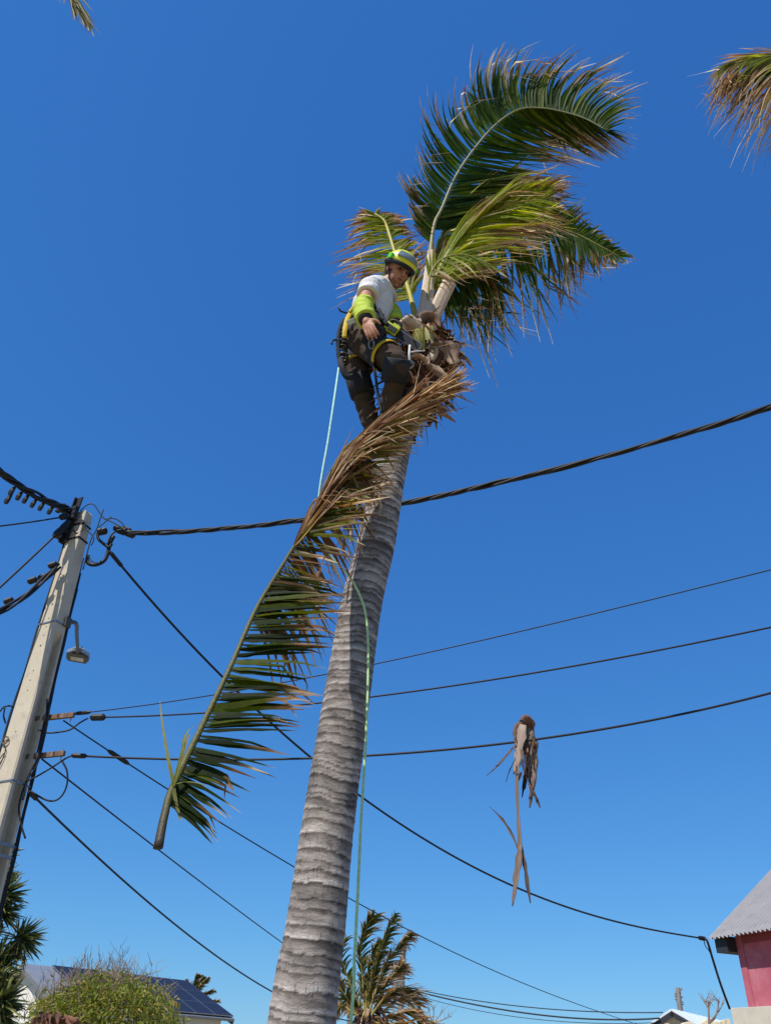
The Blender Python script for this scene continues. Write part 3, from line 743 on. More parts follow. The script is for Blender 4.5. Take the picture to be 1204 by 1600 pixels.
fs = [(j*kk_+k, j*kk_+(k+1)%kk_, (j+1)*kk_+(k+1)%kk_, (j+1)*kk_+k) for j in range(nn_-1) for k in range(kk_)] + [tuple(range((nn_-1)*kk_, nn_*kk_)), tuple(range(kk_-1,-1,-1))]
b.add(vs, fs, cl); b.build('fibre_core', M['fibre'], palm)
b = MB()
for i in range(420):                               # ragged fibre strips round the crown
    u = rc.uniform(0.1, 3.6); p = crom(core_c, u); r = crom([float(x) for x in core_r], u)
    th = rc.uniform(0, 2*pi); o_ = V((cos(th), sin(th)*.9, 0)); st = p + o_*r*rc.uniform(.85, 1.08)
    ln = rc.uniform(.05, .22); d1 = (o_*rc.uniform(.2, 1.0) + V((rc.gauss(0,.4), rc.gauss(0,.4), rc.uniform(-1.1, .35)))).normalized()
    d2 = (d1 + V((rc.gauss(0,.3), rc.gauss(0,.3), -rc.uniform(0, 1.0)))).normalized()
    pts = [st, st + d1*ln*.4, st + d1*ln*.6 + d2*ln*.25, st + d1*ln*.65 + d2*ln*.5]
    sd = d1.cross(V((rc.gauss(0,1), rc.gauss(0,1), rc.gauss(0,1)))).normalized(); w_ = rc.choice((.003,.005,.008,.014))
    c = rc.choice(FB); b.ribbon(pts, [w_, w_*1.2, w_*.9, w_*.2], sd, [c, c, mixc(c, STRAW, .4), STRAW], .3)
fo = b.build('loose_fibre', M['fibre'], palm); fo['kind'] = 'stuff'
# torn dry sheaths: thick curved flaps
def flap(pxs, Y, wid_px, c0, c1, curl=.35, seed=1, name='dry_sheath', th=.006, parent=palm, dY=None, sidev=None):
    rnd = random.Random(seed); n = 10; m_ = 7
    C = [at(x, y, Y + (dY[i] if dY else 0)) for i, (x, y) in enumerate(pxs)]
    ws = [w_*mpp(C[0]) for w_ in wid_px]; b = MB(); grid = []
    for i in range(n):
        u = i/(n-1)*(len(C)-1); p = crom(C, u); w_ = crom([float(x) for x in ws], i/(n-1)*(len(ws)-1))*(1 + .3*rnd.uniform(-1,1)); p = p + V((rnd.uniform(-1,1), 0, rnd.uniform(-1,1)))*w_*.12
        t = (crom(C, min(u+.1, len(C)-1)) - crom(C, max(u-.1, 0))).normalized()
        view = (p-CAM).normalized(); sd = sidev if sidev is not None else t.cross(view).normalized(); nn = sd.cross(t).normalized()
        if nn.dot(view) > 0: nn = -nn
        row = []
        for k in range(m_):
            v = k/(m_-1)*2-1; q = p + sd*v*w_*(1+.10*rnd.uniform(-1,1)) - nn*(v*v)*w_*curl*.45 + nn*(.012*noise.noise(V((u*2, v*2, seed))) + w_*.22*noise.noise(V((u*2.5, v*3.5, seed+9))) + w_*.12*noise.noise(V((u*6, v*6, seed+4))))
            row.append(q)
        grid.append((row, nn))
    vs = [q for row, nn in grid for q in row] + [q - nn*th for row, nn in grid for q in row]; K = n*m_
    fs = []
    for i in range(n-1):
        for k in range(m_-1):
            a = i*m_+k; fs.append((a, a+1, a+m_+1, a+m_)); fs.append((K+a, K+a+m_, K+a+m_+1, K+a+1))
    for i in range(n-1):
        a = i*m_; fs.append((a, a+m_, K+a+m_, K+a)); a = i*m_+m_-1; fs.append((a, K+a, K+a+m_, a+m_))
    for k in range(m_-1):
        a = k; fs.append((a, K+a, K+a+1, a+1)); a = (n-1)*m_+k; fs.append((a, a+1, K+a+1, K+a))
    cl = [mixc(c0, c1, min(1, max(0, (i % m_)/m_ + .5*noise.noise(V((i*.13, seed, 2)))))) for i in range(K)]*2
    b.add(vs, fs, cl); return b.build(name, M['sheath'], parent, smooth=True)
TAN, TAN2, DKB = hx('b59c86'), hx('8d7362'), hx('4d372b')
flap([(688,560),(700,548),(712,541),(719,538)], 3.60, (10,13,10,2), TAN2, TAN, .3, 2)
flap([(672,548),(690,545),(706,556),(712,570)], 3.53, (6,12,11,5), TAN, DKB, .5, 3)
flap([(664,568),(680,578),(694,588),(700,592)], 3.50, (4,7,6,2), TAN2, TAN, .5, 4)
flap([(624,512),(638,505),(650,508),(662,516)], 3.56, (4,10,10,5), TAN, hx('cdbba8'), .5, 5)
flap([(668,545),(672,535),(676,555),(668,565)], 3.52, (3,6,7,3), hx('c9b7a2'), TAN, .4, 6)
flap([(655,505),(668,495),(680,500),(684,512)], 3.56, (6,9,9,6), DKB, TAN2, .6, 7)
flap([(682,500),(685,510),(680,520),(672,524)], 3.57, (4,6,6,3), DKB, DKB, .5, 8)
flap([(640,560),(652,556),(664,562),(670,570)], 3.48, (3,6,5,2), hx('b98a68'), TAN, .4, 9)
flap([(625,560),(632,575),(640,590),(650,600)], 3.50, (4,7,6,2), hx('8a6248'), DKB, .4, 10)
flap([(690,590),(685,610),(676,625),(668,640)], 3.56, (6,9,8,3), DKB, hx('6b4a3c'), .5, 12)
flap([(668,640),(672,655),(670,662),(668,666)], 3.60, (3,4,3,1.5), hx('2a211d'), DKB, .4, 13)
flap([(705,555),(712,562),(706,572),(696,576)], 3.62, (4,7,7,3), DKB, TAN2, .4, 14)
flap([(650,598),(642,615),(636,632),(634,645)], 3.52, (3,6,5,2), hx('7b5b48'), DKB, .4, 15)
flap([(668,590),(664,612),(656,630),(648,645)], 3.53, (3,7,6,2), hx('6b4a3c'), TAN2, .4, 16)
# cut leaf stalks
def stub(pts, r, c0, c1, name='cut_stalk', sq=.7, cutc=hx('c9b56a')):
    b = MB(); P = spline(pts, 10); n = len(P)
    view = C_F
    b.tube(P, [lerp(r[0], r[1], i/(n-1)) for i in range(n)], 10, flat=(view, sq), cols=[mixc(c0, c1, i/(n-1)) for i in range(n)])
    d = (P[-1]-P[-2]).normalized(); b.col = cutc
    b.tube([P[-1] - d*.002, P[-1]+d*.003], [r[1]*.93, r[1]*.86], 10, flat=(view, sq)); return b.build(name, M['rachis'], palm, smooth=False)
stub([at(656,548,3.53), at(655,532,3.50), at(654,517,3.48)], (.036,.042), hx('8f8a3a'), hx('a89c3e'))
stub([at(671,545,3.55), at(671,528,3.53), at(671,512,3.52)], (.028,.036), hx('8c8c4a'), hx('a5a063'))
stub([at(677,496,3.64), at(688,470,3.62), at(702,441,3.60)], (.052,.055), hx('b79f86'), hx('c3ab90'), sq=.45, cutc=hx('b7a080'))
stub([at(662,498,3.62), at(666,470,3.62), at(670,430,3.63), at(674,392,3.66)], (.062,.03), hx('c4ad97'), hx('bca98a'), name='petiole_base', sq=.5)

# fronds of the main crown (tips read off the photograph, depth from the crown)
F1 = [(668,480,3.68),(673,387,3.68),(679,348,3.67),(690,326,3.66),(712,275,3.64),(742,231,3.60),(776,193,3.56),(811,171,3.52),(846,169,3.49),(880,175,3.46),(915,186,3.43),(949,205,3.40)]
L1 = [(645,430,3.6),(632,345,3.6),(613,290,3.55),(614,250,3.5),(630,184,3.42),(670,130,3.40),(728,90,3.36),(800,70,3.3),(868,72,3.3),(922,92,3.3),(962,128,3.3),(992,186,3.3)]
R1 = [(690,450,3.8),(735,360,3.9),(775,325,3.95),(800,300,3.98),(838,272,3.95),(872,250,3.92),(888,240,3.88),(900,238,3.82),(920,242,3.78),(942,246,3.7),(968,238,3.6),(985,215,3.5)]
frond(palm, PX(F1), PX(L1), PX(R1), n=200, s0=.10, s0r=.15, dry=.32, kink=.5, twist=.35, wid=.0140, rad0=.021, rad1=.004, rcols=(hx('978a62'), hx('65713c')), bulge=.08, forward=-.12, jit=.045, bend=V((.22,-.05,-.12)), seed=11, wind=V((.9,.1,-.25)))
F2 = [(664,478,3.66),(682,430,3.64),(712,378,3.62),(758,338,3.60),(810,316,3.60),(850,312,3.60)]
L2 = [(695,375,3.62),(755,300,3.62),(808,268,3.6),(845,270,3.6),(868,278,3.6),(878,290,3.6)]
R2 = [(730,430,3.6),(805,402,3.58),(848,378,3.56),(868,360,3.56),(874,342,3.58),(880,322,3.6)]
frond(palm, PX(F2), PX(L2), PX(R2), n=150, s0=.08, dry=.30, kink=.55, wid=.013, rad0=.026, lcols=(hx('6b7c18'), hx('98a01e'), hx('bdb62a')), bulge=.05, bend=V((.12,0,-.10)), seed=12, wind=V((.95,.1,.05)))  # yellow leaflet colours: glow of sun shining through put into the base colour
F6 = [(668,472,3.76),(679,402,3.80),(704,345,3.82),(742,302,3.84),(792,282,3.86)]
L6 = [(672,420,3.74),(700,350,3.76),(742,290,3.78),(790,255,3.8),(835,262,3.82)]
R6 = [(725,440,3.8),(790,375,3.84),(840,335,3.86),(866,312,3.88),(872,290,3.9)]
frond(palm, PX(F6), PX(L6), PX(R6), n=120, s0=.08, dry=.26, kink=.5, wid=.013, rad0=.02, lcols=(hx('6b7c18'), hx('98a01e'), hx('bdb62a')), bulge=.05, bend=V((.12,0,-.10)), seed=17, wind=V((.95,.1,.05)))  # same yellow as the frond before: sunlight through the leaves painted in
F3 = [(672,480,3.72),(700,425,3.82),(758,372,3.9),(828,348,3.95),(890,362,4.0),(938,385,4.02),(968,402,4.05)]
L3 = [(700,420,3.8),(760,345,3.9),(832,305,4.0),(885,305,4.02),(912,338,4.05),(955,375,4.08),(990,404,4.1)]
R3 = [(700,505,3.7),(748,540,3.75),(790,520,3.8),(838,472,3.85),(888,440,3.9),(938,420,3.98),(988,410,4.05)]
frond(palm, PX(F3), PX(L3), PX(R3), n=170, s0=.08, dry=.28, kink=.45, wid=.0140, rad0=.022, rcols=(hx('9a8f4a'), hx('a09a50')), bulge=.14, bend=V((.10,0,-.08)), seed=13, wind=V((.8,.1,-.5)))
F3b = [(676,486,3.70),(690,455,3.72),(716,430,3.76),(748,428,3.82),(775,450,3.86)]
L3b = [(700,440,3.7),(740,410,3.74),(780,415,3.8),(800,440,3.85),(800,470,3.88)]
R3b = [(690,520,3.68),(715,525,3.7),(745,540,3.74),(765,545,3.8),(785,510,3.86)]
frond(palm, PX(F3b), PX(L3b), PX(R3b), n=60, s0=.15, dry=.2, kink=.3, wid=.013, rad0=.016, bulge=.15, seed=14, lcols=(hx('35471f'), hx('4a5c26'), hx('6b7a2a')), twist=.8)
F4 = [(652,510,3.66),(644,475,3.72),(634,440,3.78),(620,405,3.84),(606,360,3.90),(599,344,3.90),(586,335,3.9)]
L4 = [(610,500,3.8),(585,490,3.8),(540,462,3.85),(526,430,3.86),(530,385,3.88),(542,350,3.9),(562,325,3.9)]
R4 = [(640,520,3.75),(650,440,3.9),(662,410,3.95),(664,385,4.0),(652,362,4.02),(625,340,4.0),(596,328,3.95)]
frond(palm, PX(F4), PX(L4), PX(R4), n=135, s0=.20, dry=.50, kink=.45, wid=.0140, rad0=.026, rad1=.010, rcols=(hx('a9a03c'), hx('b8ad44')), lcols=(hx('5f6a22'), hx('8f9436'), hx('b8b46a')), bulge=.06, seed=15, wind=V((-.5,.1,-.6)), jit=.09)
F5 = [(668,470,3.60),(672,430,3.56),(690,405,3.52),(725,398,3.5),(770,415,3.5)]
L5 = [(650,400,3.5),(665,372,3.5),(715,370,3.48),(760,385,3.48),(800,410,3.48)]
R5 = [(700,470,3.55),(715,450,3.5),(745,440,3.48),(775,440,3.48),(798,425,3.48)]
frond(palm, PX(F5), PX(L5), PX(R5), n=14, s0=.2, dry=.5, kink=.4, wid=.011, rad0=.010, bulge=.06, seed=16, lcols=(hx('55661c'), hx('7f8a26'), hx('a3a436')), gap=.2)

# ---------------------------------------------------------------- the cut frond dropping in front of the trunk
CF = [(247,1325,2.58),(258,1270,2.62),(271,1228,2.66),(318,1130,2.76),(362,1038,2.86),(401,950,2.98),(445,877,3.16),(492,797,3.36),(516,739,3.42),(543,696,3.42),(590,665,3.40),(650,625,3.40),(715,591,3.42)]
cfp = PX(CF)
cutf = thing('cut_palm_frond', cfp[0], 'long cut palm frond falling stalk first beside the ringed trunk', 'palm frond')
Rc = [(290,1350,2.6),(315,1330,2.62),(352,1300,2.64),(470,1140,2.74),(512,1050,2.84),(545,945,2.94),(545,905,3.12),(600,778,3.48),(624,728,3.50),(650,692,3.48),(680,655,3.44),(715,608,3.44),(742,588,3.44)]
b = MB(); N = 60; P = spline(cfp, N)
b.tube(P, [lerp(.0165, .004, (i/(N-1))**.6) for i in range(N)], 8, flat=(C_F, .7), cols=[mixc(hx('352c20'), hx('58531f'), min(1, i/12)) for i in range(N)])
b.build('rachis', M['rachis'], cutf, smooth=True)
def cut_leaves(left, right, ctrl, n, s0, s1, **kw):
    pass
def leafset(parent, ctrl, tips, n, s0, s1, seed, dry, kink, wid, cols, bulge, forward, wind, jit=.05, twist=.5, name='leaflets', clump=1.0, dryc=(BROWN, STRAW, PALE), tw0=0.0, fold=.3):
    rnd = random.Random(seed); m_ = len(ctrl)-1; b = MB()
    for k in range(n):
        s = s0 + (s1-s0)*(k+rnd.random()*.6)/n; t = m_*min(s, .999)
        p = crom(ctrl, t); tip = crom(tips, t); T = (crom(ctrl, min(t+.05,m_)) - crom(ctrl, max(t-.05,0))).normalized()
        d = tip-p; L_ = d.length*(1 + .18*clump*noise.noise(V((s*22, seed, 0))) + rnd.uniform(-.15,.08))
        jv = V((noise.noise(V((s*30, seed, 1))), noise.noise(V((s*30, seed, 9))), noise.noise(V((s*30, seed, 17)))))*.14*clump
        d = (d.normalized() + jv + V((rnd.gauss(0,1), rnd.gauss(0,1), rnd.gauss(0,1)))*jit).normalized()*L_; tip = p+d
        mid = p + d*.45 + T*L_*forward + Zup*L_*bulge*rnd.uniform(.3,1.6)
        kk = rnd.random() < kink; ku = rnd.uniform(.6,.85); kd = (wind + V((rnd.gauss(0,.4), rnd.gauss(0,.4), rnd.gauss(0,.4)))).normalized()
        pts = []; nseg = 8
        for i in range(nseg+1):
            u = i/nseg; q = p*(1-u)**2 + mid*2*u*(1-u) + tip*u*u
            if kk and u > ku:
                q0 = p*(1-ku)**2 + mid*2*ku*(1-ku) + tip*ku*ku; q = lerp(q, q0 + kd*L_*(u-ku), .85)
            pts.append(q)
        ws = [wid*rnd.uniform(.8,1.15)*(.35+.65*min(1,u*7))*(1-max(0,(u-.3)/.7)**1.5)+.0012 for u in [i/nseg for i in range(nseg+1)]]
        ang = tw0 + rnd.gauss(0, twist); sd = []
        for i in range(nseg+1):
            tt = (pts[min(i+1,nseg)]-pts[max(i-1,0)]).normalized(); a = T - tt*T.dot(tt); a = a.normalized() if a.length > 1e-4 else tt.orthogonal().normalized()
            c = tt.cross(a); q = ang*(.7+.3*i/nseg); sd.append(a*cos(q)+c*sin(q))
        base = mixc(cols[0], cols[1], rnd.random()*1.2) if rnd.random() < .75 else cols[2]
        dr_ = max(0, min(1, dry + rnd.gauss(0,.15))); tipc = mixc(dryc[0], dryc[1], rnd.random()) if rnd.random() < .7 else dryc[2]
        b.ribbon(pts, ws, sd, [mixc(base, tipc, (i/nseg-(1-dr_))/.16+.5) for i in range(nseg+1)], fold)
    o = b.build(name, M['leaf'], parent); o['kind'] = 'stuff'; return o
TW = -0.95
DG = (hx('1d280f'), hx('2b3814'), hx('525c1c'))
leafset(cutf, cfp, PX(Rc), 72, .14, .48, 21, .17, .5, .0185, DG, .05, .02, V((.6,.1,-.7)), jit=.05, twist=.4, clump=1.0, tw0=TW, fold=.6)
leafset(cutf, cfp, PX(Rc), 30, .42, .60, 22, .45, .5, .010, (hx('3c3c20'), hx('5d5526'), hx('7a5a3a')), .0, .05, V((.3,.1,-.9)), jit=.12, twist=.9)
DN = [p + V((.10 + .02*i, .08, -.34)) for i, p in enumerate(cfp)]
leafset(cutf, cfp, DN, 110, .40, .74, 26, .55, .5, .012, (hx('3a3a20'), hx('54401f'), hx('6d4a34')), .02, .25, V((.2,.1,-.9)), jit=.14, twist=.9)
leafset(cutf, cfp, PX(Rc), 96, .54, .86, 23, .34, .35, .0135, (hx('4c5c20'), hx('6f7428'), hx('a0952f')), .02, .05, V((.7,.1,-.5)), jit=.05, twist=.6)
UP = [crom(cfp, min(i + 1.7, len(cfp)-1.0)) + V((.05, -.03, -.02 if i < 10 else .03)) for i in range(len(cfp))]
UP2 = [p + V((.05, .02, -.10)) for p in UP]; UP3 = [p + V((.0, -.03, .0)) for p in UP]
for q_, sd_, c_ in ((UP, 24, (hx('6f6a2c'), hx('8a6a48'), hx('b09a6a'))), (UP2, 27, (hx('5d6a24'), hx('8a8030'), hx('b89a4a'))), (UP3, 28, (hx('6d4a34'), hx('8a6a48'), hx('c3b08e')))):
    leafset(cutf, cfp, q_, 85, .52, .985, sd_, .6, .35, .0085, c_, .0, .05, V((.5,-.2,-.5)), jit=.075, twist=1.0)
# few leaflets on the left near the butt
for pts_ in (((271,1228),(285,1175),(291,1145),(318,1125)), ((272,1225),(264,1190),(254,1130),(250,1095)), ((273,1224),(288,1170),(295,1148),(292,1150)), ((271,1232),(275,1255),(281,1278),(282,1282)), ((274,1226),(290,1222),(310,1224),(325,1230))):
    b = MB(); q = spline([at(x, y, 2.63) for x, y in pts_], 9); sd = C_R*.8 + C_U*.2
    b.ribbon(q, [.007*(1-(i/8)**2)+.001 for i in range(9)], sd, [mixc(hx('8a8c4a'), hx('b5ac80'), i/8) for i in range(9)], .3); b.build('torn_leaflet', M['leaf'], cutf)

# ---------------------------------------------------------------- neighbouring palms just outside the frame, one frond tip each in view
def side_palm(label, crown, base, seed, fronds, group=None):
    root = thing('palm_tree', base, label, 'palm tree')
    c = [V(base), lerp(V(base), crown, .5) + V((.1,0,0)), V(crown)]
    trunk_mesh('trunk', c, [.2, .12, .11], root, seed=seed, nth=24, step=.02)
    rnd = random.Random(seed)
    for i, (ctrl, lt, rt, kw) in enumerate(fronds): frond(root, ctrl, lt, rt, seed=seed*10+i, **kw)
    return root
def generic(crown, dirv, L_, up, leaf=.7, wind=V((.25,0,0))):
    dirv = V(dirv).normalized(); c = V(crown); sdv = dirv.cross(Zup).normalized()
    ctrl = [c, c + dirv*L_*.3 + Zup*up*.7, c + dirv*L_*.65 + Zup*up*.9 + wind*.5, c + dirv*L_ + Zup*up*.3 + wind]
    k = [leaf*.6, leaf, leaf*.85, leaf*.3]
    lt = [p + sdv*k[i]*.75 - Zup*k[i]*.55 + dirv*k[i]*.5 + wind*.3 for i, p in enumerate(ctrl)]; rt = [p - sdv*k[i]*.75 - Zup*k[i]*.55 + dirv*k[i]*.5 + wind*.3 for i, p in enumerate(ctrl)]
    return ctrl, lt, rt
# right
cr = at(1560, 250, 4.6)
fR = [at(1568,250,4.6), at(1458,140,4.5), at(1338,94,4.4), at(1223,86,4.3), at(1142,98,4.25)]
lR = [at(1480,170,4.5), at(1360,90,4.4), at(1230,78,4.35), at(1128,98,4.3), at(1108,135,4.25)]
rR = [at(1400,300,4.4), at(1290,260,4.35), at(1205,218,4.3), at(1148,168,4.25), at(1112,142,4.25)]
fl = [(fR, lR, rR, dict(n=120, s0=.2, dry=.5, kink=.3, wid=.012, bulge=.10, wind=V((-.5,0,-.8)), jit=.06, clump=.7, lcols=(hx('55601f'), hx('7d8430'), hx('a39a3a'))))]
mR = [p + V((0,.12,-.08)) for p in fR]; 
fl.append((mR, [p + V((.0,.2,.05)) for p in rR], [p + V((.05,.1,.12)) for p in rR], dict(n=90, s0=.3, dry=.6, kink=.3, wid=.011, bulge=.08, wind=V((-.5,0,-.8)), jit=.07, clump=.7)))
for dv in ((1,.2,.1),(.7,.8,0),(.4,-1,0),(.9,-.5,0)): fl.append((*generic(cr, dv, 2.6, .9), dict(n=50, dry=.3, wid=.018)))
side_palm('palm at the right edge showing only brown and green frond tips', cr, (cr.x+.5, cr.y+.1, 0), 31, fl)
# left, above
cl_ = at(-330, -60, 2.6)
fL = [cl_, at(-190,-220,2.6), at(-30,-190,2.65), at(75,-70,2.7), at(128,20,2.72)]
lL = [at(-200,-60,2.55), at(-60,-90,2.6), at(30,-60,2.65), at(112,20,2.7), at(140,50,2.72)]
rL = [at(-120,-300,2.7), at(40,-260,2.7), at(110,-100,2.72), at(138,10,2.75), at(150,58,2.74)]
fl = [(fL, lL, rL, dict(n=70, s0=.2, dry=.2, kink=.15, wid=.011, bulge=.0, jit=.015, clump=.4, forward=.35, wind=V((.4,0,-.9)), lcols=(hx('3a451a'), hx('6a6a26'), hx('8a8030'))))]
for dv in ((-1,.1,0),(-.8,-.7,0),(-.3,-1,0)): fl.append((*generic(cl_, dv, 2.6, .8), dict(n=40, dry=.3, wid=.018)))
side_palm('palm at the top left showing only one green frond tip', cl_, (cl_.x-.3, cl_.y-.1, 0), 32, fl)

# ---------------------------------------------------------------- far windblown palms
def far_palm(label, cpx, Y, specs, seed, lw, dry, trunk_r=.16):
    c = at(*cpx, Y); root = thing('palm_tree', (c.x, c.y, 0), label, 'palm tree')
    trunk_mesh('trunk', [V((c.x, c.y, -.1)), V((c.x, c.y, c.z*.5)), c], [trunk_r*1.4, trunk_r, trunk_r], root, ring=.12, nth=18, step=.03, seed=seed, col=('8f857d','665c55','3c3530'))
    sc = mpp(c)
    for i, (pts, ll, kw) in enumerate(specs):
        ctrl = [at(x, y, Y + .3*sin(i*2.1+k)) for k, (x, y) in enumerate(pts)]
        m_ = len(ctrl); lt, rt = [], []
        for k, p in enumerate(ctrl):
            T = (ctrl[min(k+1,m_-1)] - ctrl[max(k-1,0)]).normalized(); sd = T.cross(C_F).normalized(); q = ll*sc*(.55 if k == 0 else (.5 if k == m_-1 else 1.0))
            lt.append(p - sd*q*.55 + T*q*.75 + V((.25*q, .2*q, -.15*q))); rt.append(p + sd*q*.55 + T*q*.75 + V((.25*q, -.3*q, -.25*q)))
        kk = dict(n=40, s0=.12, dry=dry, kink=.5, gap=.28, wid=lw, rad0=.05, rad1=.02, bulge=.05, jit=.09, rcols=(hx('8f7d3c'), hx('7f7a3a'))); kk.update(kw)
        frond(root, ctrl, lt, rt, seed=seed*20+i, **kk)
    # hairy crown stump with dead skirt
    b = MB(); rnd = random.Random(seed)
    for i in range(170):
        th = rnd.uniform(0, 2*pi); st = c + V((cos(th)*.25, sin(th)*.25, rnd.uniform(-.9,.35))); ln = rnd.uniform(.3,.9)
        d = V((cos(th)*rnd.uniform(.2,1), sin(th)*rnd.uniform(.2,1), -rnd.uniform(.1,1))).normalized()
        b.ribbon([st, st+d*ln*.5+V((0,0,.05)), st+d*ln*.8-V((0,0,.12)), st+d*ln*.9-V((0,0,.3))], [.03,.05,.04,.01], d.cross(V((rnd.gauss(0,1), rnd.gauss(0,1), .3))).normalized(), [rnd.choice(FB)]*4)
    o = b.build('dead_skirt', M['fibre'], root); o['kind'] = 'stuff'
    return root
GB = (hx('3f4a22'), hx('5e6230'), hx('7a6f3c'))
far_palm('windblown palm with tattered fronds low behind the trunk and rope', (573, 1592), 33, [
    ([(570,1592),(567,1540),(563,1490),(572,1450),(584,1430)], 34, dict(lcols=GB, n=80)),
    ([(573,1590),(580,1540),(590,1495),(606,1455),(616,1428)], 26, dict(lcols=GB, n=80)),
    ([(575,1590),(588,1545),(606,1500),(626,1475),(640,1458)], 26, dict(lcols=GB, n=80, dry=.6)),
    ([(572,1590),(556,1560),(542,1525),(532,1490),(540,1465)], 24, dict(lcols=GB)),
    ([(571,1592),(550,1570),(535,1550),(526,1535)], 30, dict(lcols=GB, n=60)),
    ([(576,1592),(600,1560),(622,1545),(640,1550),(655,1570)], 30, dict(dry=.85, n=70)),
    ([(578,1594),(605,1575),(628,1560),(645,1578),(655,1596)], 28, dict(dry=.9)),
    ([(577,1592),(596,1552),(614,1522),(628,1508)], 30, dict(dry=.6, lcols=GB, n=70)),
    ([(570,1594),(548,1580),(534,1570),(524,1584)], 24, dict(dry=.9)),
    ([(572,1590),(572,1545),(580,1500),(594,1470)], 30, dict(lcols=GB, n=70)),
    ([(578,1596),(610,1588),(636,1580),(660,1600)], 26, dict(dry=.9)),
    ([(578,1598),(620,1600),(660,1592),(690,1606)], 20, dict(dry=.9)),
], 41, .035, .35)
far_palm('small dark palm tops showing behind the solar panel roof', (300, 1560), 62, [
    ([(300,1562),(302,1545),(306,1530),(312,1524)], 13, dict(lcols=GB, n=40)),
    ([(300,1562),(308,1548),(317,1537),(326,1528)], 9, dict(lcols=GB, n=36)),
    ([(300,1564),(312,1556),(324,1550),(336,1548)], 9, dict(lcols=GB, n=36)),
    ([(300,1566),(315,1566),(330,1564),(343,1564)], 9, dict(dry=.6, n=36)),
    ([(299,1562),(298,1550),(296,1540),(290,1532)], 10, dict(lcols=GB, n=30)),
    ([(301,1562),(306,1546),(313,1534),(318,1527)], 12, dict(lcols=GB, n=40)),
    ([(300,1572),(320,1576),(340,1580),(356,1586)], 7, dict(dry=.6, n=30)),
], 42, .05, .4)

# ---------------------------------------------------------------- yucca-like tree at the left edge
YY = 11.6
M['spike'] = mat('spiky_leaf', attr=True, rough=0.45, var=0.2, scale=20, trans=0.2, spec=0.4)
M['grey_bark'] = mat('grey_bark', hx('7c6a60'), rough=0.95, var=0.3, scale=15, bump=0.5, bscale=50)
yc = at(-22, 1500, YY); yuc = thing('spiky_tree', (yc.x, yc.y, 0), 'tree with spiky rosettes of pointed leaves at the left edge below the pole', 'tree')
ros = [((0,1335),30,(.5,-.3,.9)),((-4,1375),34,(.8,-.3,.3)),((4,1400),40,(.9,-.3,.35)),((2,1425),36,(.7,-.5,.0)),((31,1466),40,(1,-.25,.15)),((-2,1500),40,(.7,-.4,.3)),((-4,1530),38,(.8,-.4,.1)),((2,1566),42,(.7,-.5,.4)),((-20,1455),36,(.3,-.8,.3)),((0,1590),36,(.8,-.5,.1)),((-25,1545),36,(.2,-.9,.2)),((-30,1400),36,(-.6,-.5,.5)),((-60,1470),40,(-1,0,.4)),((-50,1540),40,(-.8,-.4,.2)),((-30,1340),34,(0,0,1))]
rnd = random.Random(9)
b = MB(); tb = [V((yc.x, yc.y, 0)), V((yc.x+.03, yc.y, 1.2)), at(-22,1560,YY), at(-18,1460,YY), at(-10,1390,YY), at(-8,1350,YY)]
b.tube(spline(tb, 24), [lerp(.17,.06,i/23) for i in range(24)], 10); yt = b.build('trunk', M['grey_bark'], yuc, smooth=True)
tbs = spline(tb, 40)
for (px, py), rp_, dv in ros:
    c = at(px, py, YY + rnd.uniform(-.25,.2)); dv = V(dv).normalized()
    j = min(range(40), key=lambda k: (tbs[k] - (c - V((0,0,.25)))).length)
    b = MB(); b.tube(spline([tbs[j], lerp(tbs[j], c, .6) - Zup*.05, c + dv*.03], 10), [lerp(.05,.035,i/9) for i in range(10)], 7); b.build('branch', M['grey_bark'], yuc, smooth=True)
    b = MB(); R0 = rp_*mpp(c)*1.12
    for i in range(110):
        # directions spread over most of a sphere round dv
        q = V((rnd.gauss(0,1), rnd.gauss(0,1), rnd.gauss(0,1))).normalized(); d = (q + dv*rnd.uniform(.2,1.3)).normalized()
        ln = R0*rnd.uniform(.75,1.08); st = c - dv*rnd.uniform(-.04,.10)
        sd = d.cross(V((rnd.gauss(0,1), rnd.gauss(0,1), rnd.gauss(0,1)))).normalized(); dn = Zup*ln*rnd.uniform(-.14,.0)
        oldl = d.dot(dv) < .1
        c0 = mixc(hx('2f3d22'), hx('5a6634'), rnd.random()) if not oldl else mixc(hx('5a5a34'), hx('8a7a54'), rnd.random())
        if rnd.random() < .2: c0 = hx('9a9a5a')
        b.ribbon([st + d*.03, st + d*ln*.4, st + d*ln*.75 + dn*.5, st + d*ln + dn], [.009,.016,.011,.001], sd, [c0, c0, c0, hx('7a7048')], .35)
    o = b.build('rosette', M['spike'], yuc); o['kind'] = 'stuff'

# ---------------------------------------------------------------- shrub with bare twigs in front of the solar house
SY = 15.0
M['bush'] = mat('shrub_leaf', attr=True, rough=0.5, var=0.2, scale=10, trans=0.3, spec=0.35)
M['twig'] = mat('grey_twig', hx('8c7c6c'), rough=0.9, var=0.25, scale=20)
bc = at(170, 1590, SY); shrub = thing('shrub', (bc.x, bc.y, 0), 'rounded yellow-green shrub topped with bare grey twigs before the solar panel house', 'shrub')
sc = mpp(bc); rnd = random.Random(14)
out_ = [(42,1600),(58,1575),(75,1558),(95,1545),(120,1533),(150,1524),(180,1522),(205,1526),(228,1536),(250,1546),(262,1556),(266,1580),(275,1595),(285,1600)]
lb_ = MB(); tw = MB()
def topy(px):
    for (x0, y0), (x1, y1) in zip(out_[:-1], out_[1:]):
        if x0 <= px <= x1: return lerp(y0, y1, (px-x0)/(x1-x0))
    return 1600
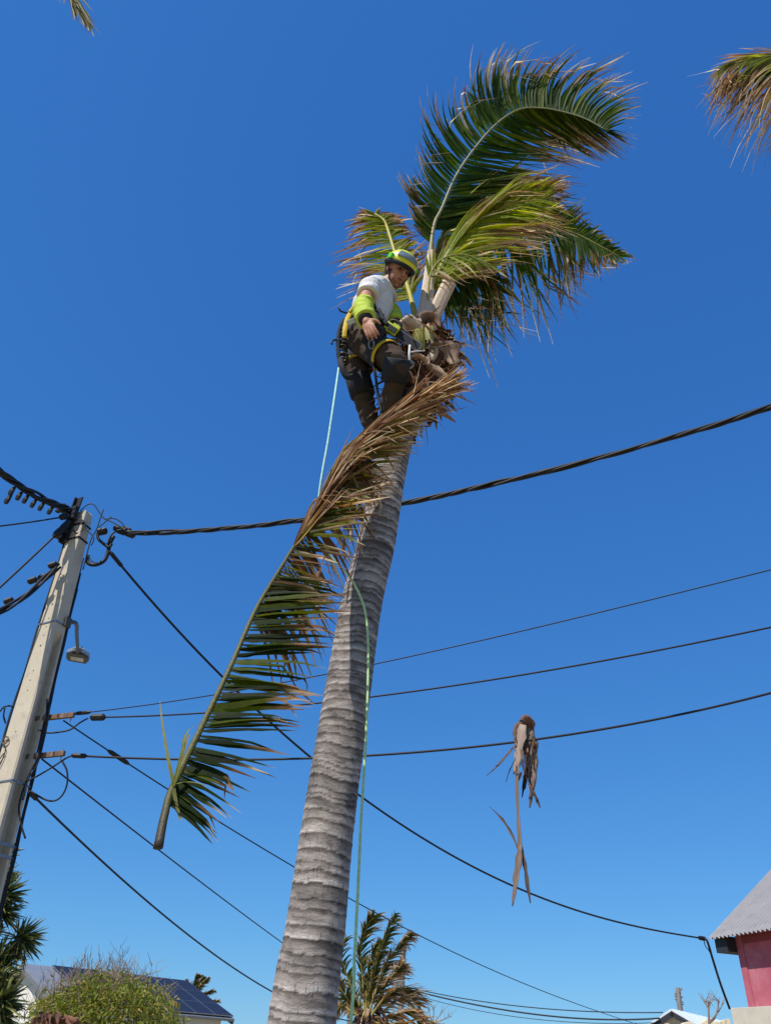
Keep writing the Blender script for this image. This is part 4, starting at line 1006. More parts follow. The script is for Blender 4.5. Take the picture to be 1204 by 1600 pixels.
# stems
for i in range(16):
    a = V((bc.x + rnd.uniform(-.3,.3), bc.y + rnd.uniform(-.2,.2), 0)); px = rnd.uniform(70,255); e = at(px, topy(px)+12, SY + rnd.uniform(-.7,.7))
    tw.tube(spline([a, lerp(a, e, .5) + V((rnd.uniform(-.2,.2), rnd.uniform(-.2,.2), .1)), e], 8), [lerp(.03,.008,k/7) for k in range(8)], 5)
# leaf clumps
for i in range(1150):
    px = rnd.uniform(50, 275); ty = topy(px); Yc = SY + rnd.uniform(-1.0,1.0); dep = abs(Yc-SY)
    py = ty + 2 + dep*8 + (rnd.random()**1.3)*(1720-ty)
    c = at(px, py, Yc)
    if c.z < .3: continue
    out_v = (c - V((bc.x, bc.y, bc.z-.8))).normalized()
    tone = rnd.random()
    for k in range(11):
        p = c + V((rnd.gauss(0,.09), rnd.gauss(0,.09), rnd.gauss(0,.08))); d = (out_v*.5 + V((rnd.gauss(0,.6), rnd.gauss(0,.6), rnd.gauss(-.45,.5)))).normalized(); ln = rnd.uniform(.07,.13)
        sd = d.cross(V((rnd.gauss(0,1), rnd.gauss(0,1), rnd.gauss(0,1)))).normalized(); q = rnd.random()
        c0 = mixc(hx('4f5f1e'), hx('93953a'), q*.6 + tone*.45) if rnd.random() < .86 else mixc(hx('9a8a44'), hx('a07a4a'), rnd.random())
        lb_.ribbon([p, p+d*ln*.45, p+d*ln-Zup*ln*.25], [.005,.015,.002], sd, [c0]*3, .3)
o = lb_.build('foliage', M['bush'], shrub); o['kind'] = 'stuff'
# bare upright twigs
for i in range(165):
    px = min(max(rnd.gauss(150, 58), 55), 262); ty = topy(px); a = at(px, ty + rnd.uniform(0,26), SY + rnd.uniform(-.6,.6))
    hgt = rnd.uniform(8, 34)*(1.0 if rnd.random() < .8 else 1.5)*(1.15 if px < 190 else .55)
    e = a + V((rnd.gauss(0,.12), rnd.gauss(0,.1), hgt*sc*1.1)); m_ = lerp(a, e, .5) + V((rnd.gauss(0,.04), rnd.gauss(0,.04), 0))
    tw.tube([a, m_, e], [.0075,.0055,.0025], 4)
    for k in range(rnd.randint(1,4)):
        s_ = lerp(m_, e, rnd.uniform(-.6,.8)); tw.tube([s_, s_ + V((rnd.gauss(0,.1), rnd.gauss(0,.08), rnd.uniform(.06,.22)))], [.0045,.002], 3)
tw.col = (1,1,1); o = tw.build('twigs', M['twig'], shrub); o['kind'] = 'stuff'
# dead brown big leaves in front of the shrub
DY = 9.5; c = at(80, 1600, DY)
dl = thing('withered_plant', (c.x, c.y, 0), 'withered plant with curled brown leaves under the shrub at the bottom left', 'plant')
b = MB(); b.tube(spline([V((c.x,c.y,0)), V((c.x+.03,c.y,.8)), c - Zup*.05], 8), .03, 7); b.build('stem', M['grey_bark'], dl)
M['dead'] = mat('dead_leaf', attr=True, rough=0.85, var=0.35, scale=14, trans=0.15)
for i in range(16):
    th = rnd.uniform(-2.9, .3); ln = rnd.uniform(22, 46); x0, y0 = 80 + rnd.uniform(-8,8), 1602
    ex_, ey_ = x0 + cos(th)*ln*1.1, y0 + sin(th)*ln*.55; dr_ = rnd.uniform(6, 26)
    o = flap([(x0, y0), (lerp(x0,ex_,.45), lerp(y0,ey_,.6)-4), (lerp(x0,ex_,.8), ey_), (ex_, ey_+dr_)], DY, (1.2, rnd.uniform(2.5,4.5), rnd.uniform(2,4), .4), mixc(hx('4a2e24'), hx('6d4636'), rnd.random()), mixc(hx('7a5240'), hx('9a7058'), rnd.random()), rnd.uniform(.3,1.1), 50+i, 'dead_leaf', .002, dl, dY=(0, -.15*rnd.random(), -.3*rnd.random(), -.35*rnd.random()))
    o.data.materials[0] = M['dead']
# bare saplings by the far roofs
def sapling(label, pxb, Y, tips, r, name='bare_shrub'):
    c = at(*pxb, Y); root = thing(name, (c.x, c.y, 0), label, 'shrub'); b = MB(); rr = random.Random(int(pxb[0]))
    b.tube([V((c.x, c.y, 0)), lerp(V((c.x,c.y,0)), c, .5), c], [r*1.4, r*1.2, r], 6)
    for tp in tips:
        P = [c] + [at(x, y, Y + rr.uniform(-.2,.2)) for x, y in tp]; b.tube(P, [lerp(r, r*.25, i/(len(P)-1)) for i in range(len(P))], 5)
        for k in range(5):
            e = P[-1]; b.tube([lerp(P[-2], e, .3+.14*k), e + V((rr.gauss(0,.14), rr.gauss(0,.1), rr.uniform(.0,.3)))], [r*.3, r*.12], 4)
    b.build('branches', M['twig'], root); return root
sapling('bare twiggy sapling beside the pale ledge of the red house', (1107,1598), 24, [[(1106,1580),(1105,1566)], [(1106,1580),(1109,1566)], [(1115,1592),(1121,1575),(1122,1562)], [(1106,1578),(1100,1564)], [(1118,1586),(1128,1570)]], .035)
sapling('faint leafless bush on the horizon right of the windblown palm', (675,1600), 36, [[(672,1588),(668,1575)], [(677,1585),(678,1570)], [(684,1590),(692,1580)], [(665,1592),(656,1584)], [(690,1594),(705,1588)]], .03)

# ---------------------------------------------------------------- dry leaf sheath hooked over the lowest wire
A3 = at(112,1180,PY-.1); B3 = at_z(1204,1083,5.0); h3 = (B3-A3); h3.z = 0; h3.normalize(); n3 = V((-h3.y, h3.x, 0))
wc = on_plane(812, 1161, A3, n3); WY = wc.y
hang = thing('dry_leaf_sheath', at(818,1410,WY), 'dry grey-brown palm leaf sheath dangling on the lowest wire', 'palm leaf')
G1, G2, G3 = hx('75635a'), hx('998577'), hx('3d312b')
flap([(825,1128),(827,1160),(829,1190),(832,1235)], WY+.06, (10,12,11,3), G1, G2, .5, 71, 'sheath', .006, hang)
flap([(818,1128),(820,1150),(824,1175),(829,1212)], WY+.07, (5,6,6,2), G3, G1, .5, 72, 'sheath', .006, hang)
flap([(816,1132),(812,1160),(809,1185),(802,1210)], WY-.05, (7,7,5,1), G2, hx('c0aa98'), .4, 73, 'sheath', .005, hang)
flap([(809,1130),(806,1145),(806,1155),(808,1170)], WY-.04, (4,5,4,2), G1, G3, .5, 74, 'sheath', .005, hang)
flap([(810,1133),(818,1126),(826,1128),(832,1138)], WY, (4,7,7,4), hx('6e4f40'), hx('7e5c4a'), .7, 75, 'sheath', .008, hang, dY=(-.04,-.02,.02,.05))
flap([(830,1235),(836,1245),(841,1257),(843,1262)], WY+.06, (3,2.5,2,.6), G1, G3, .3, 76, 'sheath_tip', .004, hang)
flap([(829,1225),(829,1240),(828,1255),(827,1262)], WY+.06, (3,3,2,.8), G1, G3, .3, 77, 'sheath_tip', .004, hang)
flap([(822,1200),(820,1220),(817,1235),(815,1246)], WY+.05, (3,3,2,.6), G3, G3, .3, 78, 'sheath_tip', .004, hang)
flap([(806,1163),(795,1175),(778,1195),(760,1212)], WY-.05, (1.4,1.8,1.4,.4), G1, G2, .3, 79, 'strip', .003, hang)
flap([(808,1190),(807,1230),(810,1290),(813,1340)], WY-.05, (2.0,3,3,3.2), G1, G2, .3, 80, 'strip', .004, hang)
flap([(812,1320),(809,1350),(804,1385),(800,1416)], WY-.06, (3,4.6,3.6,.6), G1, G2, .3, 81, 'strip', .004, hang)
flap([(814,1320),(819,1350),(824,1385),(828,1411)], WY-.04, (1.6,3,2.4,.6), G3, G1, .3, 82, 'strip', .004, hang)
flap([(812,1336),(800,1306),(784,1280),(764,1260)], WY-.05, (1.2,2.2,1.8,.4), G3, G2, .3, 83, 'strip', .003, hang)
flap([(812,1170),(800,1195),(795,1205),(790,1222)], WY-.04, (.8,.8,.7,.4), G3, G1, .3, 84, 'strip', .002, hang)
rh = random.Random(77)
for i in range(26):
    x0_, y0_ = rh.uniform(804, 838), rh.uniform(1128, 1215); ln = rh.uniform(14, 60); dx = rh.gauss(0, 7)
    P_ = [at(x0_, y0_, WY + rh.uniform(-.07,.09)), at(x0_ + dx*.4, y0_ + ln*.5, WY + rh.uniform(-.07,.09)), at(x0_ + dx, y0_ + ln, WY + rh.uniform(-.08,.1))]
    b = MB(); q_ = spline(P_, 6); w0 = rh.choice((.003,.005,.008,.012)); c_ = rh.choice((G1, G2, G3, hx('8a6a54')))
    b.ribbon(q_, [w0, w0*1.3, w0*1.1, w0*.8, w0*.5, w0*.1], (C_R + C_F*rh.gauss(0,.6)).normalized(), [c_]*6, .5); b.build('torn_fibre', M['sheath'], hang)
# ================================================================ the climber
M['skin'] = mat('skin', hx('b07a5f'), rough=0.55, var=0.10, scale=25, spec=0.35)
M['shirt'] = mat('white_cotton', hx('d9d6d2'), rough=0.9, var=0.05, scale=8, bump=0.3, bscale=40, spec=0.15)
M['trouser'] = mat('brown_work_cloth', hx('4f4136'), rough=0.9, var=0.22, scale=6, bump=0.4, bscale=60, spec=0.15, wear=(hx('3a322c'), 4, 0.45, 0.75))
M['black_cloth'] = mat('black_webbing', hx('23242a'), rough=0.8, var=0.25, scale=20, bump=0.3, bscale=120)
M['hivis'] = mat('yellow_green_fabric', hx('b2c43c'), rough=0.75, var=0.12, scale=14, bump=0.4, bscale=40)
M['yellow'] = mat('yellow_webbing', hx('c9ac1e'), rough=0.7, var=0.12, scale=25)
M['helmet'] = mat('yellow_helmet_shell', hx('dadd1a'), rough=0.35, var=0.04, spec=0.5, coat=0.3)
M['lime'] = mat('green_plastic', hx('5fd032'), rough=0.4, var=0.05)
M['visor'] = mat('smoked_visor', hx('7c8a8c'), rough=0.2, var=0.1, spec=0.7, metal=0.2)
M['hair'] = mat('brown_hair', hx('4b342a'), rough=0.8, var=0.3, scale=60)
M['beard'] = mat('short_beard', hx('8a6048'), rough=0.85, var=0.3, scale=80)
M['eye'] = mat('eye', hx('2a211d'), rough=0.2, var=0.1, spec=0.6)
M['boot'] = mat('boot_leather', hx('2b2420'), rough=0.6, var=0.25, scale=15)
M['saw_yellow'] = mat('saw_yellow', hx('c3cf22'), rough=0.4, var=0.06)
M['bar_steel'] = mat('bar_steel', hx('9a9ea2'), rough=0.3, metal=0.9, var=0.15)

def voxel(mb, name, matl, parent, size=0.006, smooth_it=6, fold=0.0, fscale=9.0, seed=0, keep=1.0):
    o = mb.build(name, None); bm = bmesh.new(); bm.from_mesh(o.data); bmesh.ops.recalc_face_normals(bm, faces=bm.faces); bm.to_mesh(o.data); bm.free()
    m1 = o.modifiers.new('r', 'REMESH'); m1.mode = 'VOXEL'; m1.voxel_size = size
    m2 = o.modifiers.new('s', 'SMOOTH'); m2.factor = 0.5; m2.iterations = smooth_it
    if keep < 1: m3 = o.modifiers.new('d', 'DECIMATE'); m3.ratio = keep
    bpy.context.view_layer.update(); dg = bpy.context.evaluated_depsgraph_get()
    me = bpy.data.meshes.new_from_object(o.evaluated_get(dg)); org = ORG.pop(o); bpy.data.objects.remove(o)
    if fold:
        nv = len(me.vertices); co = np.empty(nv*3, dtype=np.float32); no = np.empty(nv*3, dtype=np.float32)
        me.vertices.foreach_get('co', co); me.vertex_normals.foreach_get('vector', no); co = co.reshape(-1, 3); no = no.reshape(-1, 3)
        dv_ = np.empty(nv, dtype=np.float32)
        for i in range(nv):
            x, y, z = (float(t) for t in co[i])
            q = noise.noise(V((x*fscale*.6, y*fscale*.6, z*fscale*1.6 + seed))); q2 = noise.noise(V((x*fscale*2, y*fscale*2, z*fscale*3 + seed)))
            dv_[i] = fold*(1-2*abs(q) + .4*q2)
        me.vertices.foreach_set('co', (co + no*dv_[:, None]).ravel()); me.update()
    me.materials.clear()
    me.polygons.foreach_set('use_smooth', [True]*len(me.polygons)); me.name = name
    return link_mesh(name, me, matl, parent, org)
def limb(b, pts, rs, n=14, flat=None):
    P = [V(p) for p in pts]; k = (len(P)-1)*8+1
    Q = [crom(P, (len(P)-1)*i/(k-1)) for i in range(k)]; R2 = [max(.003, crom([float(r) for r in rs], (len(rs)-1)*i/(k-1))) for i in range(k)]
    d0 = (Q[0]-Q[1]).normalized(); d1 = (Q[-1]-Q[-2]).normalized()
    Q = [Q[0]+d0*R2[0]*.85, Q[0]+d0*R2[0]*.5] + Q + [Q[-1]+d1*R2[-1]*.5, Q[-1]+d1*R2[-1]*.85]; R2 = [R2[0]*.35, R2[0]*.85] + R2 + [R2[-1]*.85, R2[-1]*.35]
    b.tube(Q, R2, n, flat=flat)
def bone(a, px, py, L_, near=True):
    """point on the ray through the pixel at distance L_ from a (the nearer or farther of the two)"""
    d = ray(px, py).normalized(); o = CAM - a; B_ = o.dot(d); c = o.length_squared - L_*L_; disc = max(0.0, B_*B_ - c); s = math.sqrt(disc)
    return CAM + d*(-B_ - s if near else -B_ + s)

pel = at(566, 530, 3.64)
j = dict(pel=pel, chest=at(585, 470, 3.60), neck=at(600, 446, 3.57), head=at(622, 424, 3.50))
j['rsh'] = at(577, 450, 3.42); j['lsh'] = at(600, 456, 3.70)
j['rel'] = bone(j['rsh'], 568, 482, .27, True) if False else at(567, 484, 3.34); j['rwr'] = at(572, 501, 3.24)
j['lel'] = at(612, 490, 3.76); j['lwr'] = at(618, 508, 3.66)
j['rhip'] = at(570, 534, 3.54); j['rkn'] = at(619, 568, 3.38); j['ran'] = at(609, 642, 3.60)
j['lhip'] = at(560, 536, 3.70); j['lkn'] = at(560, 594, 3.68); j['lan'] = at(580, 664, 3.78)
for a, c in (('pel','neck'),('rsh','rel'),('rel','rwr'),('rsh','lsh'),('rhip','rkn'),('rkn','ran'),('lhip','lkn'),('lkn','lan'),('neck','head'),('lsh','lel'),('lel','lwr')):
    print('bone', a, c, round((j[a]-j[c]).length, 3))
feet = min(j['lan'].z, j['ran'].z) - .08
person = thing('person', V((j['pel'].x, j['pel'].y, feet)), 'climber in yellow helmet, white T-shirt and harness perched beside the palm crown', 'person')
# head frame
toc = (CAM - j['head']).normalized()
hf = (toc*.80 + C_R*.42 - C_U*.02).normalized()                      # where the face looks
hu = (C_U*.90 + C_R*.42); hu = (hu - hf*hu.dot(hf)).normalized(); hr_ = hf.cross(hu)   # hr_: the head's own right
HC_ = j['head']
def hp_(x, y, z): return HC_ + hr_*x + hf*y + hu*z
b = MB()
# torso, hips
side = (j['rsh'] - j['lsh']).normalized()
limb(b, [j['pel'], lerp(j['pel'], j['chest'], .5), j['chest'], lerp(j['chest'], j['neck'], .7)], [.125,.112,.124,.080])
limb(b, [j['rsh'], lerp(j['rsh'], j['lsh'], .5), j['lsh']], [.058,.085,.058])
limb(b, [j['rhip'] , j['pel'], j['lhip']], [.088,.110,.088])
limb(b, [lerp(j['chest'], j['neck'], .7), j['neck'], hp_(0,-.02,-.07)], [.07,.056,.056])
# arms
limb(b, [j['rsh'], lerp(j['rsh'], j['rel'], .5), j['rel'], lerp(j['rel'], j['rwr'], .35), j['rwr']], [.056,.050,.042,.042,.028])
limb(b, [j['lsh'], lerp(j['lsh'], j['lel'], .5), j['lel'], lerp(j['lel'], j['lwr'], .35), j['lwr']], [.056,.050,.042,.042,.028])
# legs
for s in 'rl':
    limb(b, [j[s+'hip'], lerp(j[s+'hip'], j[s+'kn'], .5), j[s+'kn'], lerp(j[s+'kn'], j[s+'an'], .35), j[s+'an']], [.088,.072,.055,.052,.038])
# hands
def hand(b, wr, along, palm_n, sidev, curl=.7):
    """palm and five fingers; along: wrist to knuckles, palm_n: out of the palm, sidev: to the thumb"""
    pc = wr + along*.048
    b.ellipsoid(pc, sidev*.041, palm_n*.017, along*.055, 12, 8)
    limb(b, [wr - along*.02, wr + along*.02], [.027,.028], 10)
    for q, (off, ln, r) in enumerate(((.031,.072,.0095),(.011,.082,.0098),(-.010,.076,.0095),(-.030,.060,.0085))):
        k = wr + along*.094 + sidev*off; d = along.copy(); pts = [k - along*.025, k]
        for seg in (.42,.33,.25):
            d = (d + palm_n*curl*.45).normalized(); pts.append(pts[-1] + d*ln*seg + sidev*off*.06)
        limb(b, pts, [r*1.1, r*1.08, r, r*.92, r*.75], 8)
    t0 = wr + along*.028 + sidev*.034; d = (sidev*.75 + along*.65 + palm_n*.35).normalized(); pts = [wr + along*.015 + sidev*.015, t0, t0 + d*.034]
    d = (d*.6 + along*.6 + palm_n*.4).normalized(); pts.append(pts[-1] + d*.03); limb(b, pts, [.014,.0125,.011,.008], 8)
ra = (at(580, 522, 3.22) - j['rwr']).normalized(); rp = (C_R*.5 + V((0,1,0))*.8); rp = (rp - ra*rp.dot(ra)).normalized(); hand(b, j['rwr'], ra, rp, ra.cross(rp)*(-1 if ra.cross(rp).dot(C_R) < 0 else 1), .55)
la = (at(626, 520, 3.58) - j['lwr']).normalized(); lp_ = (V((0,-1,0))*.6 - Zup*.5); lp_ = (lp_ - la*lp_.dot(la)).normalized(); hand(b, j['lwr'], la, lp_, la.cross(lp_), .9)
# head: skull, jaw, nose, brow, ears, lips
b.ellipsoid(hp_(0,-.018,.035), hr_*.077, hf*.098, hu*.100, 20, 14)
b.ellipsoid(hp_(0,.028,-.045), hr_*.058, hf*.062, hu*.078, 18, 12)
b.ellipsoid(hp_(0,.062,-.098), hr_*.026, hf*.024, hu*.020, 10, 8)
limb(b, [hp_(0,.088,.018), hp_(0,.100,-.008), hp_(0,.106,-.026)], [.009,.011,.014], 10)
for s in (-1, 1):
    b.ellipsoid(hp_(s*.011,.094,-.030), hr_*.010, hf*.012, hu*.008, 8, 6)
    b.ellipsoid(hp_(s*.030,.070,.030), hr_*.026, hf*.016, hu*.008, 10, 6)
    b.ellipsoid(hp_(s*.040,.058,-.020), hr_*.022, hf*.022, hu*.020, 10, 8)
    b.ellipsoid(hp_(s*.078,-.012,-.008), hr_*.009, hf*.020, hu*.033, 10, 8)
b.ellipsoid(hp_(0,.084,-.056), hr_*.024, hf*.011, hu*.006, 10, 6); b.ellipsoid(hp_(0,.083,-.066), hr_*.021, hf*.011, hu*.007, 10, 6)
body = voxel(b, 'body', M['skin'], person, .0045, 4)
for s in (-1, 1):
    b = MB(); b.ellipsoid(hp_(s*.031,.073,.006), hr_*.013, hf*.011, hu*.007, 10, 8); b.build('eye', M['eye'], person, smooth=True)
    b = MB(); limb(b, [hp_(s*.014,.086,.027), hp_(s*.032,.084,.033), hp_(s*.050,.070,.026)], [.004,.005,.003], 8); b.build('eyebrow', M['hair'], person)
# beard and hair
b = MB(); b.ellipsoid(hp_(0,.030,-.070), hr_*.0615, hf*.062, hu*.058, 18, 12); bd = MB(); bd.v, bd.f, bd.c, bd.mi = b.v, b.f, b.c, b.mi
keepf = []
for f in b.f:
    c = V((0,0,0))
    for q in f: c += V(b.v[q])
    c = c/len(f) - HC_
    if c.dot(hu) < -.086 or (abs(c.dot(hr_)) > .046 and c.dot(hu) < -.045): keepf.append(f)
bd.f = keepf; bd.mi = [0]*len(keepf); bd.build('beard', M['beard'], person, smooth=True)
b = MB(); b.ellipsoid(hp_(0,-.040,.005), hr_*.082, hf*.085, hu*.085, 18, 12); voxel(b, 'hair', M['hair'], person, .008, 2, fold=.003, fscale=40)
b = MB(); limb(b, [hp_(0,.093,-.061) - hr_*.02, hp_(0,.0975,-.0605), hp_(0,.093,-.061) + hr_*.02], [.0018,.0022,.0018], 6); b.build('mouth_line', M['hair'], person)

# helmet: shell, dark liner rim, vents, visor rim, clip, chin strap
hz = hp_(0,-.012,.050)
b = MB(); rx, ry, rz = .109, .134, .106
vs = []; fs = []; seg, rg = 36, 12
for jj in range(rg+1):
    th = (pi*.53)*jj/rg
    for k in range(seg):
        ph = 2*pi*k/seg; bump_ = 1 + .025*max(0, cos(3*ph))*sin(th)
        vs.append(hz + hr_*(rx*sin(th)*cos(ph)*bump_) + hf*(ry*sin(th)*sin(ph)) + hu*(rz*cos(th) - (.012 if (jj == rg and sin(ph) < -.3) else 0)))
for jj in range(rg):
    for k in range(seg): fs.append((jj*seg+k, jj*seg+(k+1)%seg, (jj+1)*seg+(k+1)%seg, (jj+1)*seg+k))
n0 = len(vs); ins = [hz + (v-hz)*.955 for v in vs]; fs2 = [tuple(n0+q for q in reversed(f)) for f in fs]
rim = [(rg*seg+k, rg*seg+(k+1)%seg, n0+rg*seg+(k+1)%seg, n0+rg*seg+k) for k in range(seg)]
b.add(vs+ins, fs+fs2+rim); hel = b.build('helmet', M['helmet'], person, smooth=True)
b = MB(); b.tube([hz + hr_*(.099*cos(t)) + hf*(.123*sin(t)) - hu*(.018) for t in np.linspace(0, 2*pi, 40)], .017, 8, caps=False); b.build('liner', M['black_cloth'], hel, smooth=True)
b = MB(); b.ellipsoid(hz - hu*.004, hr_*.098, hf*.120, hu*.03, 20, 6); b.build('padding', M['black_cloth'], hel, smooth=True)
b = MB()                                                    # folded visor strip on top front
for u in np.linspace(-1, 1, 9):
    pass
vv = []; ff = []
for i_, u in enumerate(np.linspace(-1.05, 1.05, 15)):
    for k, (th, rr) in enumerate(((.50,1.05),(.62,1.07),(.74,1.08),(.80,1.06),(.80,1.03),(.5,1.02))):
        t_ = th*pi*.53; ph = pi/2 + u*.95
        vv.append(hz + (hr_*(rx*sin(t_)*cos(ph)) + hf*(ry*sin(t_)*sin(ph)) + hu*(rz*cos(t_)))*rr)
for i_ in range(14):
    for k in range(6): ff.append((i_*6+k, i_*6+(k+1)%6, (i_+1)*6+(k+1)%6, (i_+1)*6+k))
b.add(vv, ff); b.build('visor', M['visor'], hel, smooth=True)
for s in (-1, 1):
    b = MB(); b.box(hz + hr_*s*.111 + hf*.02 + hu*.012, hf, hr_, hu, .026, .010, .018, .004); b.build('side_clip', M['lime'], hel)
    b = MB(); limb(b, [hz + hr_*s*.104 - hu*.015, hp_(s*.080,.010,-.03), hp_(s*.055,.045,-.088), hp_(0,.06,-.118)], [.005,.005,.005,.005], 8); b.build('chin_strap', M['black_cloth'], hel)
    b = MB(); limb(b, [hz + hr_*s*.100 - hf*.06 - hu*.02, hp_(s*.080,-.01,-.04)], [.005,.005], 8); b.build('chin_strap', M['black_cloth'], hel)
for k in range(5):
    b = MB(); t_ = pi*.26; ph = -pi/2 + (k-2)*.5; c = hz + hr_*(rx*sin(t_)*cos(ph)) + hf*(ry*sin(t_)*sin(ph)) + hu*(rz*cos(t_)); nrm = (c-hz).normalized()
    tn = (hu - nrm*hu.dot(nrm)).normalized(); b.box(c + nrm*.001, tn, nrm, tn.cross(nrm), .022, .003, .006, .002); b.build('vent', M['black_plastic'], hel)

# T-shirt
b = MB(); tdir = (j['neck']-j['pel']).normalized()
limb(b, [lerp(j['pel'], j['chest'], .12), lerp(j['pel'], j['chest'], .5), j['chest'], lerp(j['chest'], j['neck'], .72)], [.128,.127,.136,.092], 18)
limb(b, [j['rsh'] , lerp(j['rsh'], j['lsh'], .5), j['lsh']], [.068,.096,.068])
rs_e = lerp(j['rsh'], j['rel'], .36); ls_e = lerp(j['lsh'], j['lel'], .45)
b.tube([j['rsh'], lerp(j['rsh'], rs_e, .6), rs_e], [.070,.071,.074], 16); b.tube([j['lsh'], lerp(j['lsh'], ls_e, .6), ls_e], [.070,.071,.074], 16)
limb(b, [lerp(j['chest'], j['neck'], .72), j['neck'] - tdir*.01], [.08,.064])
voxel(b, 't_shirt', M['shirt'], person, .006, 3, fold=.009, fscale=9, seed=2)
# trousers
b = MB()
limb(b, [j['pel'] - tdir*.02, lerp(j['pel'], j['chest'], .22)], [.138,.128], 18)
limb(b, [j['rhip'], j['pel'], j['lhip']], [.100,.122,.100])
for s in 'rl':
    limb(b, [j[s+'hip'], lerp(j[s+'hip'], j[s+'kn'], .5), j[s+'kn'], lerp(j[s+'kn'], j[s+'an'], .4), lerp(j[s+'kn'], j[s+'an'], .95)], [.100,.086,.068,.060,.052])
voxel(b, 'trousers', M['trouser'], person, .006, 3, fold=.013, fscale=8, seed=5)
# boots with climbing spurs
for s in 'rl':
    an, kn = j[s+'an'], j[s+'kn']; sh_ = (an-kn).normalized(); toe = V((.85, .25 if s == 'r' else -.25, -.25)).normalized()
    b = MB(); limb(b, [an - sh_*.10, an, an + sh_*.05], [.055,.052,.05]); limb(b, [an + sh_*.055 - toe*.03, an + sh_*.065 + toe*.08, an + sh_*.075 + toe*.17], [.048,.045,.036], 12)
    bo = voxel(b, 'boot', M['boot'], person, .007, 3)
    b = MB(); p = an + sh_*.112; b.box(p + toe*.07, toe, sh_.cross(toe).normalized(), sh_, .13, .045, .012, .005); b.build('sole', M['black_plastic'], bo)
    b = MB(); sd = toe.cross(sh_).normalized(); b.tube([kn + (an-kn)*.25 + sd*.06, an + sd*.06, an + sh_*.11 + sd*.05, an + sh_*.18 + sd*.03 + toe*.03], [.008,.008,.008,.003], 6); b.build('climbing_spur', M['steel'], bo)
    b = MB(); q = lerp(kn, an, .14); dirq = (an-kn).normalized()
    b.tube([q - dirq*.075, q - dirq*.07, q + dirq*.07, q + dirq*.075], [.078,.086,.085,.076], 18); b.build('knee_pad', M['black_cloth'], person, smooth=True)
# forearm guards
for s in 'rl':
    a, e, wq = j[s+'sh'], j[s+'el'], j[s+'wr']; b = MB()
    st = lerp(a, e, .70)
    b.tube(spline([st, lerp(st, e, .5), e, lerp(e, wq, .5), lerp(e, wq, .9)], 17), [.060+.004*sin(i*1.9)+.001*i*.3 for i in range(17)], 18)
    voxel(b, 'sleeve_guard', M['hivis'], person, .006, 2, fold=.008, fscale=14, seed=8)
    b = MB(); b.tube([lerp(e, wq, .86), lerp(e, wq, .93), wq], [.050,.046,.040], 16); b.build('cuff', M['black_cloth'], person, smooth=True)
# harness: padded belt, leg loops, yellow straps, ropes and buckles
hrn = empty('harness', j['pel']); hrn.parent = person; hrn.location = ORG[hrn] - ORG[person]
def ring(c, axis, r, h, t=.008, sq=1.0, dirx=None):
    """a padded strap ring round a body part"""
    a = (dirx - axis*dirx.dot(axis)).normalized() if dirx is not None else axis.orthogonal().normalized(); e = axis.cross(a); b = MB(); vs = []; n = 28
    for k in range(n):
        th = 2*pi*k/n; o_ = (a*cos(th) + e*sin(th)*sq)
        for q, hh in ((r,-h),(r+t,-h*.8),(r+t,h*.8),(r,h)): vs.append(c + o_*q + axis*hh)
    b.add(vs, [(k*4+i, ((k+1)%n)*4+i, ((k+1)%n)*4+(i+1)%4, k*4+(i+1)%4) for k in range(n) for i in range(4)]); return b
wb = lerp(j['pel'], j['chest'], .26)
ring(wb, tdir, .137, .045, .014).build('waist_belt', M['black_cloth'], hrn, smooth=True)
ring(wb, tdir, .152, .012, .004).build('belt_stripe', M['yellow'], hrn, smooth=True)
rt = (j['rkn']-j['rhip']).normalized(); lt_ = (j['lkn']-j['lhip']).normalized()
c = lerp(j['rhip'], j['rkn'], .58); ring(c, rt, .096, .055, .010).build('leg_loop', M['black_cloth'], hrn, smooth=True)
ring(c + rt*.05, (rt + C_R*.15).normalized(), .105, .015, .004).build('leg_strap', M['yellow'], hrn, smooth=True)
c = lerp(j['lhip'], j['lkn'], .50); ring(c, lt_, .097, .050, .010).build('leg_loop', M['black_cloth'], hrn, smooth=True)
ring(c + lt_*.055, (lt_ + C_R*.1).normalized(), .104, .014, .004).build('leg_strap', M['yellow'], hrn, smooth=True)
def strap(pts, w_, m_, name='strap', n=16, t=.006):
    P = spline(pts, n); b = MB(); b.tube(P, w_, 8, flat=(C_F, t/w_)); return b.build(name, M[m_], hrn, smooth=True)
strap([at(549,486,3.50), at(542,500,3.46), at(539,514,3.44), at(538,528,3.45)], .017, 'yellow', 'back_strap')
strap([at(546,488,3.45), at(552,480,3.45), at(556,474,3.47)], .012, 'yellow', 'back_strap')
for i in range(9):                                          # chain of rope and gear along the seat
    p = at(535+2*sin(i*1.9), 515+i*6.2, 3.50); b = MB(); b.tube([p + (C_R*cos(t)+C_U*sin(t))*(.026+.004*(i%2)) for t in np.linspace(0, 2*pi, 12)], .008, 6, caps=False); b.build('gear_ring', M['black_plastic'], hrn, smooth=True)
strap([at(538,498,3.47), at(530,515,3.46), at(528,545,3.48), at(533,575,3.5), at(545,583,3.5), at(556,575,3.48)], .013, 'black_cloth', 'loop_strap')
strap([at(531,553,3.5), at(533,570,3.48), at(541,588,3.5), at(552,588,3.5)], .020, 'black_cloth', 'loop_strap')
strap([at(590,482,3.40), at(597,495,3.40), at(604,506,3.40), at(612,512,3.42)], .014, 'black_cloth', 'front_strap')
strap([at(584,475,3.42), at(590,490,3.38), at(598,500,3.38)], .010, 'black_cloth', 'front_strap')
run_cable('safety_line', [at(581,560,3.42), at(586,585,3.44), at(590,615,3.5), at(596,645,3.52)], .009, hrn)
run_cable('tool_hook', [at(550,492,3.5), at(541,489,3.48), at(532,486,3.46), at(529,481,3.45)], .006, hrn, 12)
